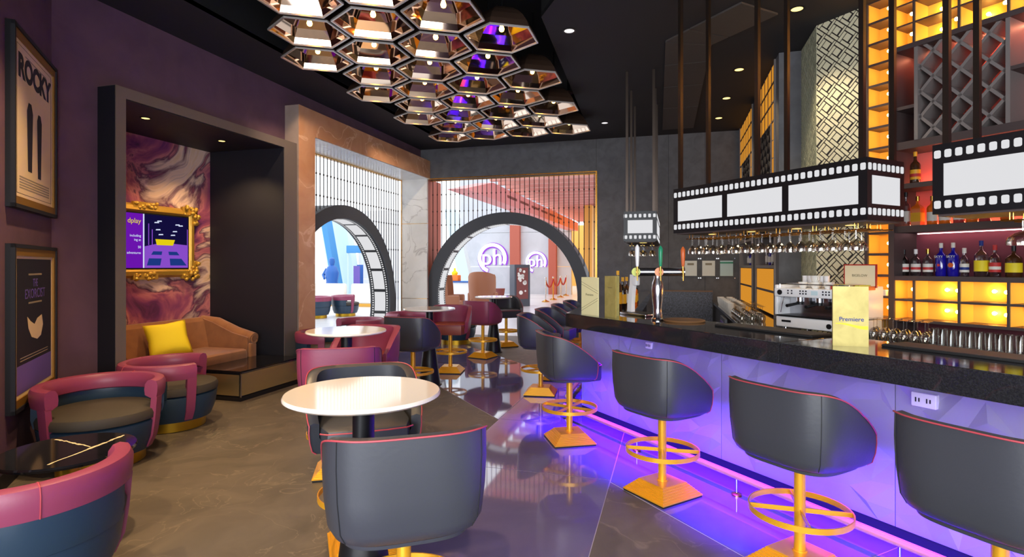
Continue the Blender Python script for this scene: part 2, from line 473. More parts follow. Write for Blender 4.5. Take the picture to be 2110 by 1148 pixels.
# angled poster wall, parallel to the bar
pw = struct('wall_poster', None, None, (WL, 3.65, 0), RB)      # local x: towards near end, y: out of the room behind
obj('wall_panel', MB().box(-.02, 2.6, -.2, 0, 0, CE), 'purple_wall', pw)
obj('baseboard', MB().box(.01, 2.6, 0, .015, 0, .12), 'navy_black', pw)
obj('wall_return', MB().box(2.4, 2.6, -3, -.2, 0, CE), 'purple_wall', pw)
wr_ = struct('wall_rear_left', MB().box(-3.9, -3.6, -3.2, 1.6, 0, CE), 'purple_wall')
wr = struct('wall_front')
obj('pier', MB().box(-3.8, -3.1, -3.2, -3.0, 0, CE), 'purple_wall', wr)
obj('pier', MB().box(4.0, 8, -3.2, -3.0, 0, CE), 'purple_wall', wr)
obj('header', MB().box(-3.1, 4.0, -3.2, -3.0, 3.4, CE), 'purple_wall', wr)
# alcove
al = struct('trim_1')                          # alcove frame and lining
AV0, AV1, AB, AZ = 4.07, 6.74, -6.33, 3.17
am = MB().box(WL - .1, -5.08, AV0, 4.175, 0, 3.276).box(WL - .1, -5.08, 6.48, AV1, 0, 3.276).box(WL - .1, -5.08, 4.175, 6.48, AZ, 3.276)
obj('alcove_frame', am, 'frame_bronze', al)
obj('frame_side', MB().box(WL - .1, -5.085, AV0 - .006, AV0 - .001, 0, 3.27), 'navy_black', al)
obj('lining_ceiling', MB().box(AB, WL - .1, 4.1, 6.6, AZ, AZ + .05), 'navy_black', al)
obj('lining_left', MB().box(AB, WL - .1, 4.1, 4.175, 0, AZ), 'navy_black', al)
obj('lining_right', MB().box(AB, WL - .1, 6.48, 6.6, 0, AZ), 'navy_black', al)
obj('lining_edge', MB().box(WL - .1, -5.09, 6.472, 6.479, 0, AZ).box(WL - .1, -5.09, 4.176, 4.183, 0, AZ).box(WL - .1, -5.09, 4.183, 6.472, AZ - .008, AZ - .001), 'navy_black', al)
obj('mural_panel', MB().box(AB - .05, AB, 4.1, 6.6, 0, AZ + .02), 'mural', al)
# portal around the left arch
po = struct('trim_2')
obj('pillar', MB().box(-5.68, PF, 6.775, 7.15, 0, 3.84), 'tan_marble', po)
obj('pillar_side', MB().box(-5.68, PF - .004, 6.769, 6.774, 0, 3.838), 'grey_marble', po)
obj('header', MB().box(-5.31, PF, 7.15, 11.25, 3.456, 3.84), 'tan_marble', po)
obj('soffit', MB().box(-5.75, PF - .01, 7.15, 11.25, 3.445, 3.455), 'white_marble', po)
for z0, z1 in ((0, .83), (.84, 2.47), (2.48, 3.445)):
    obj('marble_panel', MB().box(-5.72, -5.12, 11.19, 11.25, z0, z1), 'white_marble', po)
obj('gold_strip', MB().box(-5.72, -5.12, 11.195, 11.25, .83, .84).box(-5.72, -5.12, 11.195, 11.25, 2.47, 2.48).box(-5.74, -5.72, 11.18, 11.25, 0, 3.445), 'gold_metal', po)

# back wall with its opening
BV = 11.26
wb = struct('wall_back')
obj('header', MB().box(-5.42, -1.45, BV, BV + .3, 3.46, CE), 'grey_wall', wb)
xs = [-1.45, -.75, -.05, .62, 1.3]
for a, b in zip(xs, xs[1:]): obj('wall_panel', MB().box(a + .003, b - .003, BV, BV + .3, 0, CE), 'grey_wall', wb)
obj('wall_core', MB().box(-1.44, 2.2, BV + .02, BV + .28, 0, CE), 'dark_panel', wb)
obj('left_reveal', MB().box(-5.4, -5.14, BV + .0, BV + .75, 0, 3.46), 'lobby_post', wb)
gf = MB().box(-5.14, -1.43, BV - .012, BV - .002, 3.44, 3.462).box(-1.465, -1.43, BV - .012, BV - .002, 0, 3.44)
obj('gold_trim', gf, 'gold_metal', wb)

# right side: far shelf wall (along v), grey pier, patterned pillar, back bar (parallel to the bar)
NB = 5.6
S0 = s_at(1683, NB); S1 = s_at(1786, NB)
c0 = bw(S0, NB)                                   # patterned pillar corner
wrt = struct('wall_right')
obj('grey_pier', MB().box(1.24, 2.1, 7.3, 7.5, 0, CE), 'grey_wall', wrt)
obj('shelf_backing', MB().box(1.62, 1.8, 7.5, 11.3, 0, CE), 'maroon_panel', wrt)
obj('outer_wall', MB().box(2.1, 2.2, 6.2, 11.4, 0, CE), 'grey_wall', wrt)
wbar = struct('wall_backbar', MB().box(-3.7, 4.6, 0, .15, 0, CE), 'maroon_panel', bw(0, NB + .42), RB)
struct('wall_right_end', MB().box(6.9, 7.1, -3.2, 3.0, 0, CE), 'purple_wall')

# ------------------------------------------------------------------ film arches and rod screens
def film_arch(loc, rz, Ro, Ri, zc, label, depth=.46):
    t = thing('film_arch', label, 'arch', loc, rz)
    def arc(r, a): return (r * math.sin(a), zc + r * math.cos(a))
    ao = math.acos(-zc / Ro); ai = math.acos(-zc / Ri)
    n = 56; mb = MB(); vs = []
    for i in range(n + 1):
        q = -1 + 2 * i / n; xo, zo = arc(Ro, q * ao); xi, zi = arc(Ri, q * ai)
        vs += [(xo, 0, zo), (xi, 0, zi), (xi, depth, zi), (xo, depth, zo)]
    fs = []
    for i in range(n):
        for k in range(4): fs.append((i * 4 + k, i * 4 + (k + 1) % 4, i * 4 + 4 + (k + 1) % 4, i * 4 + 4 + k))
    fs += [(0, 1, 2, 3), tuple(n * 4 + k for k in (3, 2, 1, 0))]
    mb.add(vs, fs, True); obj('arch_ring', mb, 'arch_slate', t)
    fb = MB(); vs = []; m = 56
    for i in range(m + 1):
        q = -1 + 2 * i / m; x, z = arc(Ri - .004, q * ai); vs += [(x, .03, z), (x, depth - .03, z)]
    fb.add(vs, [(2 * i, 2 * i + 1, 2 * i + 3, 2 * i + 2) for i in range(m)], True)
    obj('film_band', fb, 'black_metal', t)
    step = .46 / Ri; k = int(ai / step)
    def patch(mb, a0, a1, y0, y1, seg, r):
        vs = []
        for i in range(seg + 1):
            x, z = arc(r, a0 + (a1 - a0) * i / seg); vs += [(x, y0, z), (x, y1, z)]
        mb.add(vs, [(2 * i, 2 * i + 1, 2 * i + 3, 2 * i + 2) for i in range(seg)], True)
    for i in range(-k, k):
        p = MB(); patch(p, i * step + .03 / Ri, (i + 1) * step - .03 / Ri, .105, depth - .105, 4, Ri - .010); obj('film_frame', p, 'film_white', t)
    h = MB(); st = .050 / Ri; kk = int(ai / st)
    for i in range(-kk, kk):
        for y in (.050, depth - .082): patch(h, i * st, i * st + .026 / Ri, y, y + .032, 1, Ri - .010)
    ho = obj('perforations', h, 'film_white', t); ho['kind'] = 'stuff'
    return t
def rod_screen(loc, rz, x0, x1, xc, Ro, zc, label, top=3.44, pitch=.105):
    t = thing('rod_screen', label, 'screen', loc, rz)
    x = x0; ring_h = [.5, 1.2, 1.9, 2.45, 2.75, 3.12]
    while x < x1:
        d = abs(x - xc); zb = 0.
        if d < Ro:
            zb = zc + math.sqrt(Ro * Ro - d * d) - .01
        mb = MB().cyl((x, .1, zb), (x, .1, top), .0085, n=6)
        for z in ring_h:
            if z > zb + .05: mb.cyl((x, .1, z - .014), (x, .1, z + .014), .015, n=6)
        obj('rod', mb, 'bar_dark_rod', t); x += pitch
    # pieces of the outer corners below the arch spring
    obj('top_rail', MB().box(x0 - .05, x1 + .02, .06, .14, top - .02, top + .0), 'gold_metal', t)
    return t
film_arch((-3.39, BV + .06, 0), 0, 1.79, 1.55, .90, 'dark slate arch lined with a lit film strip in the back wall')
rod_screen((0, BV + .06, 0), 0, -5.08, -1.5, -3.39, 1.79, .90, 'screen of thin bronze rods above the back wall arch')
film_arch((-5.67, 8.94, 0), R(90), 1.86, 1.62, .79, 'dark slate arch lined with a lit film strip inside the tan marble portal')
rod_screen((-5.67, 8.94, 0), R(90), -1.72, 2.2, 0, 1.86, .79, 'screen of thin bronze rods above the arch inside the tan marble portal')

# ------------------------------------------------------------------ lobby beyond the arches
lw = struct('wall_lobby')
def ph_logo(parent, x, z, r):
    ring = MB(); vs = []; n = 40; a0, a1 = R(-160), R(115)
    for i in range(n + 1):
        a = a0 + (a1 - a0) * i / n
        for rr, y in ((r, -.02), (r * .78, -.02), (r * .78, .06), (r, .06)): vs.append((x + rr * math.sin(a), y - .1, z + rr * math.cos(a)))
    fs = []
    for i in range(n):
        for k in range(4): fs.append((i * 4 + k, i * 4 + (k + 1) % 4, i * 4 + 4 + (k + 1) % 4, i * 4 + 4 + k))
    fs += [(0, 1, 2, 3), tuple(n * 4 + k for k in (3, 2, 1, 0))]
    ring.add(vs, fs)
    t = bpy.data.objects.new('wall_sign', None); link(t, parent)
    obj('ring', ring, 'logo_white', t)
    g = MB(); vs = []
    for i in range(n + 1):
        a = a0 + (a1 - a0) * i / n
        for rr, y in ((r * 1.08, .045), (r * .72, .045)): vs.append((x + r * .04 + rr * math.sin(a), y - .1, z - r * .04 + rr * math.cos(a)))
    g.add(vs, [(2 * i, 2 * i + 1, 2 * i + 3, 2 * i + 2) for i in range(n)]); obj('glow_ring', g, 'logo_violet', t)
    text('lettering', 'ph', r * 1.5, 'logo_white', t, (x, -.12, z + .02), (R(90), 0, 0), ext=.04)
    text('lettering_shadow', 'ph', r * 1.5, 'logo_violet', t, (x + r * .09, -.06, z - r * .02), (R(90), 0, 0), ext=.01)
    return t
# sign wall, square to the left wall direction, about 30 m away
LVW = 30.0
def lob(px, py, v):           # point on plane v
    r = ray(px, py); t = v / r[1]; return (r[0] * t, v, CAMH + r[2] * t)
xl = lob(948, 548, LVW)[0]; xm = lob(1057, 548, LVW)[0]; xm2 = lob(1136, 548, LVW)[0]; xr = lob(1178, 548, LVW)[0]
for a, b in ((xl, xm), (xm + .4, xm2), (xm2 + .3, xr)):
    for z0, z1 in ((0, 1.5), (1.52, 3.4), (3.42, 6.5)):
        obj('wall_panel', MB().box(a, b - .02, LVW, LVW + .3, z0, z1), 'lobby_panel', lw)
for x, wd in ((xm, .55), (xm2, .42)):
    obj('post', MB().box(x - .1, x + wd - .1, LVW - .3, LVW + .1, 0, 6.5), 'lobby_post', lw)
l1 = lob(1015, 532, LVW); l2 = lob(1105, 540, LVW)
s1 = ph_logo(lw, l1[0], l1[2], .84); s1.location = (0, LVW, 0)
s2 = ph_logo(lw, l2[0], l2[2], .58); s2.location = (0, LVW, 0)
# pink bulkhead along the lobby and the slatted ceiling beside it
lc = struct('ceiling_lobby')
obj('bulkhead', MB().add([(-5.5, 13.2, 3.5), (-5.5, 31, 3.5), (-5.5, 31, 3.95), (-5.5, 15.5, 3.98), (-5.0, 13.2, 3.5), (-5.0, 31, 3.5), (-5.0, 31, 3.95), (-5.0, 15.5, 3.98)],
     [(0, 1, 2, 3), (4, 7, 6, 5), (0, 4, 5, 1), (2, 6, 7, 3), (1, 5, 6, 2), (0, 3, 7, 4)]), 'pink_beam', lc)
for k in range(6): obj('vent_slot', MB().box(-4.998, -4.985, 17 + 1.6 * k, 18.1 + 1.6 * k, 3.72, 3.80), 'kiosk_red', lc)
for k in range(22):
    v = 13.6 + .8 * k
    obj('ceiling_slat', MB().box(-5.0 + (0 if v > 15 else .6), 2.5, v, v + .16, 3.98, 4.16), 'pink_slat', lc)
for k in range(5): obj('ceiling_joist', MB().box(-4.6 + 1.4 * k, -4.45 + 1.4 * k, 13.4, 31, 4.18, 4.30), 'pink_slat', lc)
obj('ceiling_board', MB().box(-5.0, 2.6, 14.5, 40, 4.75, 4.8), 'pink_beam', lc)
struct('wall_lobby_right', MB().box(-3.3, -3.0, 22, 44, 0, 3.95), 'yellow_wall')
struct('wall_lobby_end', MB().box(-9.5, -3.3, 43, 43.3, 0, 4.7), 'yellow_wall')
ll = thing('corridor_glow', 'glowing amber sheet standing in for the light on the lobby corridor wall', 'lamp', (-3.33, 30, 0))  # glowing sheet over the wall, its amber light put into the surface
obj('glow_sheet', MB().box(-.03, 0, -6, 6, .2, 3.4), 'yellow_glow', ll)
# wing chairs
def wing_chair(loc, rz, label):
    t = thing('wing_chair', label, 'chair', loc, rz)
    obj('seat', MB().rbox(-.36, .36, -.34, .40, .22, .48, .06), 'wing_leather', t)
    bk = MB(); vs = []; n = 16; rows = [(.3, .44, .40), (.6, .45, .42), (.95, .46, .44), (1.28, .46, .45), (1.36, .43, .44)]
    for z, hw, dp in rows:
        for i in range(n + 1):
            a = R(-100 + 200 * i / n); vs.append((hw * math.sin(a), -dp * math.cos(a) - (z - .3) * .08, z - (0 if z < 1 else .10 * abs(math.sin(a)) ** 3)))
    o = len(vs); vs += [(x * .86, y * .84 + .0, z) for x, y, z in vs]; fs = []
    w_ = n + 1
    for j in range(len(rows) - 1):
        for i in range(n):
            fs.append((j * w_ + i, j * w_ + i + 1, (j + 1) * w_ + i + 1, (j + 1) * w_ + i)); fs.append((o + j * w_ + i, o + (j + 1) * w_ + i, o + (j + 1) * w_ + i + 1, o + j * w_ + i + 1))
        for i in (0, n): fs.append((j * w_ + i, (j + 1) * w_ + i, o + (j + 1) * w_ + i, o + j * w_ + i))
    J = len(rows) - 1
    for i in range(n): fs.append((J * w_ + i, J * w_ + i + 1, o + J * w_ + i + 1, o + J * w_ + i)); fs.append((i, o + i, o + i + 1, i + 1))
    bk.add(vs, fs, True); obj('backrest', bk, 'wing_leather', t)
    for sx in (-1, 1): obj('arm', MB().rbox(sx * .40 - .07, sx * .40 + .07, -.2, .40, .22, .66, .05), 'wing_leather', t)
    for sx in (-1, 1):
        for sy in (-.28, .32): obj('leg', MB().cyl((sx * .3, sy, 0), (sx * .3, sy, .24), .02, .03, 8), 'black_metal', t)
    return t
wing_chair(atD(994, 18.6), R(8), 'tall tan leather wing chair in the lobby with its back turned')
wing_chair(atD(926, 17.2), R(-80), 'tall tan leather wing chair in the lobby seen from its side')
# small lobby things
c = thing('lobby_cabinet', 'long pale low lobby counter behind the wing chairs', 'counter', atD(950, 24))
obj('body', MB().rbox(-1.5, 1.4, -.3, .3, 0, .85, .04), 'lobby_white', c); obj('top', MB().box(-1.55, 1.45, -.35, .35, .85, .9), 'statue_blue', c)
c = thing('display_stand', 'orange display block with a yellow top on the pale lobby counter', 'display', atD(937, 23.95, .9))
obj('block', MB().rbox(-.22, .22, -.18, .18, 0, .26, .03), 'orange_paint', c); obj('topper', MB().lathe([(.12, .26), (.14, .36), (.05, .46), (.04, .56)], 10), 'cushion_yellow', c)
c = thing('poster_kiosk', 'dark upright poster kiosk with two display faces in the lobby', 'kiosk', atD(1071, 21.6), R(38))
obj('body', MB().box(-.32, .32, -.25, .25, 0, 1.6), 'kiosk_dark', c)
for ax, rz in ((0, 0), (1, R(90))):
    f = obj('display', MB().box(-.24, .24, -.012, 0, .28, 1.48), 'kiosk_red' if ax == 0 else 'lobby_panel', c, (0, -.25, 0) if ax == 0 else (.32, 0, 0), (0, 0, rz))
    g = random.Random(3 + ax); im = MB()
    for k in range(14):
        x = g.uniform(-.16, .16); z = g.uniform(.5, 1.4); s = g.uniform(.03, .09); im.lathe([(s, 0), (s, .003)], 9)
        n_ = 18; im.v[-n_:] = [(x + p[0], -.014 - p[2] * .5, z + p[1]) for p in im.v[-n_:]]
    obj('picture_marks', im, 'white_ceramic' if ax == 0 else 'poster_violet', f)
sp = [atD(1124, 24), atD(1140, 25.5), atD(1155, 27.5), atD(1166, 29)]
for i, p in enumerate(sp):
    c = thing('stanchion', ['chrome rope stanchion standing closest to the poster kiosk', 'brass rope stanchion second from the poster kiosk',
              'rope stanchion third from the poster kiosk', 'rope stanchion farthest from the poster kiosk'][i], 'stanchion', p)
    obj('post', MB().cyl((0, 0, 0), (0, 0, 1.0), .03, n=10), 'gold_metal' if i == 1 else 'steel', c)
    obj('base', MB().lathe([(.17, 0), (.17, .03), (.06, .07), (.03, .1)], 14), 'gold_metal', c); obj('finial', MB().sphere((0, 0, 1.02), .045, 10, 6), 'steel', c)
for i in range(3):
    p, q = sp[i], sp[i + 1]; pts = []
    for k in range(11):
        f = k / 10; pts.append((p[0] + (q[0] - p[0]) * f, p[1] + (q[1] - p[1]) * f, .93 - 1.3 * f * (1 - f)))
    tag(obj('barrier_rope', MB().tube(pts, .04, 6), 'rope_red'), ['red rope from the stanchion closest to the kiosk', 'red rope between the second and third stanchions', 'red rope at the farthest stanchion'][i], 'rope')
pd = thing('potted_palm', 'small dark lobby planter standing by the sign wall', 'planter', atD(1030, 26))
obj('pot', MB().lathe([(.18, 0), (.25, .5), (.22, .5)], 12), 'kiosk_red', pd)
# left-hand lobby seen through the portal arch
def lean(name, label, px, D, px2, z2, wd, m):
    p = atD(px, D); q = atD(px2, D, z2); d = .5
    tag(obj(name, MB().add([(p[0] - wd, p[1], 0), (p[0] + wd, p[1], 0), (q[0] + wd, q[1], z2), (q[0] - wd, q[1], z2),
        (p[0] - wd, p[1] + d, 0), (p[0] + wd, p[1] + d, 0), (q[0] + wd, q[1] + d, z2), (q[0] - wd, q[1] + d, z2)],
        [(0, 1, 2, 3), (7, 6, 5, 4), (0, 4, 5, 1), (1, 5, 6, 2), (2, 6, 7, 3), (3, 7, 4, 0)]), m), label, 'column')
lean('leaning_column', 'dark blue slanted steel column in the lobby behind the statue', 694, 26, 664, 3.9, .14, 'deep_blue')
lean('leaning_column', 'broad pale blue slanted column in the lobby', 710, 27, 682, 4.2, .7, 'pale_blue')
lean('leaning_column', 'pale blue slanted steel column near the sign wall', 965, 28, 925, 4.4, .3, 'pale_blue')
st = thing('statue', 'deep blue draped standing statue in the lobby', 'statue', atD(684, 24))
obj('body', MB().lathe([(.36, 0), (.30, .5), (.24, .9), (.30, 1.25), (.20, 1.5), (.09, 1.58), (.13, 1.72), (.11, 1.86), (.02, 1.92)], 14), 'statue_blue', st)
obj('arm', MB().tube([(-.24, 0, 1.42), (-.36, -.1, 1.15), (-.2, -.25, 1.0)], [.08, .07, .05], 8), 'statue_blue', st)
obj('base', MB().lathe([(.5, -.0), (.5, .06), (.36, .08)], 14), 'lobby_white', st)
bx_ = thing('post_sign', 'blue rectangular sign raised on two posts in the left lobby', 'sign', atD(732, 26, 0))
obj('board', MB().rbox(-.42, .42, -.1, .1, 2.15, 2.5, .03), 'deep_blue', bx_); obj('leg', MB().box(-.4, -.36, -.02, .02, 0, 2.2), 'pale_blue', bx_); obj('leg', MB().box(.36, .4, -.02, .02, 0, 2.2), 'pale_blue', bx_)
for i, (px, D, hgt, m) in enumerate(((735, 24, 1.55, 'poster_violet'), (742, 24.4, 1.6, 'statue_blue'))):
    b = thing('roll_up_banner', ['violet roll-up banner below the blue sign', 'blue roll-up banner below the blue sign'][i], 'banner', atD(px, D))
    obj('sheet', MB().box(-.15, .15, -.01, .01, .1, hgt), m, b); obj('stand', MB().box(-.2, .2, -.1, .1, 0, .1), 'steel', b)
for i, (px, D) in enumerate(((666, 22), (752, 21.5))):
    s = thing('lobby_sofa', ['cream curved lobby sofa by the statue', 'cream curved lobby sofa below the blue sign'][i], 'sofa', atD(px, D))
    obj('seat', MB().rbox(-.75, .75, -.4, .4, .12, .45, .1), 'lobby_sofa', s); obj('backrest', MB().rbox(-.8, .8, .25, .48, .12, .85, .1), 'lobby_sofa', s); obj('base', MB().box(-.6, .6, -.3, .3, 0, .13), 'gold_metal', s)
lp = struct('wall_lobby_left')
q = lob(750, 548, 24)
obj('wall_panel', MB().box(q[0] - .3, q[0] + 2.2, 24, 24.3, 0, .9), 'lobby_white', lp); obj('wall_panel', MB().box(q[0] - .3, q[0] + 2.2, 24, 24.3, .92, 4.2), 'lobby_white', lp)

# ------------------------------------------------------------------ hexagonal mirror lamps
def hex_lamp():
    t = thing('hexagonal_lamp', 'hexagonal bronze mirror pendant lamp with a silver rim, packed in the black ceiling tray', 'lamp', (0, 0, 0), 0, 'hexagonal mirror lamps in the ceiling tray')
    Rr = .382; prof = [(1, 0), (.93, .07), (.78, .15), (.60, .215), (.42, .26)]
    p = MB(); a0, a1 = R(30), R(90); vs = []
    for k, z in prof:
        for a in (a0, a1): vs.append((Rr * k * math.cos(a), Rr * k * math.sin(a), z))
    p.add(vs, [(2 * i, 2 * i + 1, 2 * i + 3, 2 * i + 2) for i in range(len(prof) - 1)], False)
    pm = p.mesh('mirror_panel')
    for k in range(6): obj('mirror_panel', pm, 'bronze_mirror', t, None, (0, 0, R(60 * k)))
    bk = MB().lathe([(Rr * (k + .025), z + .012) for k, z in prof] + [(.02, .275)], 6, smooth=False, a0=R(30), caps=(False, True)); obj('shade', bk, 'shade_back', t)
    tp = MB().lathe([(Rr * .43, .258), (.01, .262)], 6, smooth=False, a0=R(30)); obj('cap_mirror', tp, 'bronze_mirror', t)
    rm = MB(); vs = []
    for k in range(6):
        a = R(30 + 60 * k)
        for rr, z in ((Rr * 1.04, -.004), (Rr * .985, -.004), (Rr * .985, .012), (Rr * 1.04, .012)): vs.append((rr * math.cos(a), rr * math.sin(a), z))
    fs = []
    for i in range(6):
        for k in range(4): j = (i + 1) % 6; fs.append((i * 4 + k, i * 4 + (k + 1) % 4, j * 4 + (k + 1) % 4, j * 4 + k))
    rm.add(vs, fs); obj('rim', rm, 'rim_silver', t)
    s = obj('socket', MB().cyl((0, 0, .15), (0, 0, .262), .018, n=8), 'gold_metal', t)
    obj('bulb', MB().lathe([(.004, .075), (.022, .085), (.028, .105), (.020, .13), (.012, .152)], 10), 'bulb_hex', s)
    obj('stem', MB().cyl((0, 0, .27), (0, 0, .86), .012, n=6), 'black_metal', t)
    return t
hx = hex_lamp(); first = True
for row in range(-1, 8):
    v = 4.87 + .6635 * (row)
    us = (-3.52, -2.80, -2.06) if row % 2 == 0 else (-3.89, -3.17, -2.43, -1.69)
    if row == -1: us = (-3.17, -2.43, -1.69)
    for u in us:
        loc = (u, v, 3.9)
        if first: hx.location = loc; first = False
        else: dup(hx, loc, 0)

# ------------------------------------------------------------------ ceiling downlights
def downlight(x, y, z, m, label, power, col, size=100, group=None, r=.055):
    t = thing('downlight', label, 'light', (x, y, z), 0, group)
    obj('trim_ring', MB().lathe([(r + .018, 0), (r + .018, -.006), (r, -.006), (r, 0)], 18), 'black_metal', t)
    obj('lens', MB().lathe([(r, -.004), (.001, -.0045)], 18), m, t)
    if power:
        l = bpy.data.lights.new('lamp_beam', 'SPOT'); l.energy = power; l.color = col; l.spot_size = R(size); l.spot_blend = .6; l.shadow_soft_size = .06
        o = bpy.data.objects.new('lamp_beam', l); link(o, t); o.location = (0, 0, -.02)
    return t
WARM = (1, .66, .32); WH = (1, .93, .86)
for p, lb, gr in (((1173, 63), 'white downlight beside the lamp tray above the bar corner', None), ((1246, 253), 'white downlight near the top of the back wall', None)):
    q = atz(*p, CE); downlight(q[0], q[1], CE, 'downlight_white', lb, 60, WH)
tl = thing('tray_speaker', 'pale round ceiling disc at the right edge of the lamp tray', 'speaker', (-1.585, 8.80, 4.30)); obj('disc', MB().lathe([(.09, 0), (.09, .02)], 18), 'shade_back', tl); obj('stem', MB().cyl((0, 0, .02), (0, 0, .42), .01, n=6), 'black_metal', tl)
for i, p in enumerate(((1677, 14), (1523, 143), (1497, 202), (1481, 243))):
    q = atz(*p, CE); downlight(min(q[0], 1.2), q[1], CE, 'downlight_warm', ['amber downlight beside the patterned pillar', 'amber downlight by the far shelves, nearest the patterned pillar', 'amber downlight midway along the far shelves', 'amber downlight next to the back wall'][i], (110, 80, 70, 70)[i], (1, .80, .52))
for i, p in enumerate(((300, 243), (457, 290))):
    q = atz(*p, AZ); downlight(q[0], q[1], AZ - .001, 'downlight_warm', ['small amber downlight in the alcove ceiling above the television', 'small amber downlight in the alcove ceiling above the tan sofa arm'][i], 110, WARM, 120, r=.04)
def track_spot(p, aim, power, label):
    t = thing('track_spotlight', label, 'light', p); d = (Vector(aim) - Vector(p)).normalized()
    obj('head', MB().cyl(d * -.06, d * .06, .04, n=14), 'black_metal', t); obj('arm', MB().cyl((0, 0, 0), (0, 0, 4.75 - p[2]), .01, n=6), 'black_metal', t)
    l = bpy.data.lights.new('lamp_beam', 'SPOT'); l.energy = power; l.color = (1, .74, .48); l.spot_size = R(85); l.spot_blend = .8; l.shadow_soft_size = .04
    o = bpy.data.objects.new('lamp_beam', l); link(o, t); o.location = d * .065; o.rotation_euler = d.to_track_quat('-Z', 'Y').to_euler()
track_spot((-4.25, 5.9, 4.35), (-5.07, 7.2, 2.0), 170, 'added black track spotlight in the lamp tray brightening the tan marble pillar')  # spotlight added only to brighten the pillar front
track_spot((-4.25, 8.55, 4.35), (-5.07, 9.6, 3.2), 110, 'black track spotlight in the lamp tray aimed at the portal header')
# downlights added out of view to fill the lounge and near aisle
for i, (x, y, pw_) in enumerate(((-3.4, 3.0, 420), (-4.75, 3.0, 230), (-3.3, 1.0, 300), (-2.4, 2.6, 220))):
    downlight(x, y, CE, 'downlight_warm', 'added warm fill downlight in the ceiling along the lounge side', pw_, WARM, 95, 'added lounge fill lights')
for i, (x, y, pw_) in enumerate(((0.6, 1.4, 110), (1.9, .6, 100), (-.6, -.4, 110), (2.6, 1.6, 120))):
    downlight(x, y, CE, 'downlight_white', 'added white fill downlight in the ceiling over the near bar aisle', pw_, WH, 100, 'added aisle fill lights')

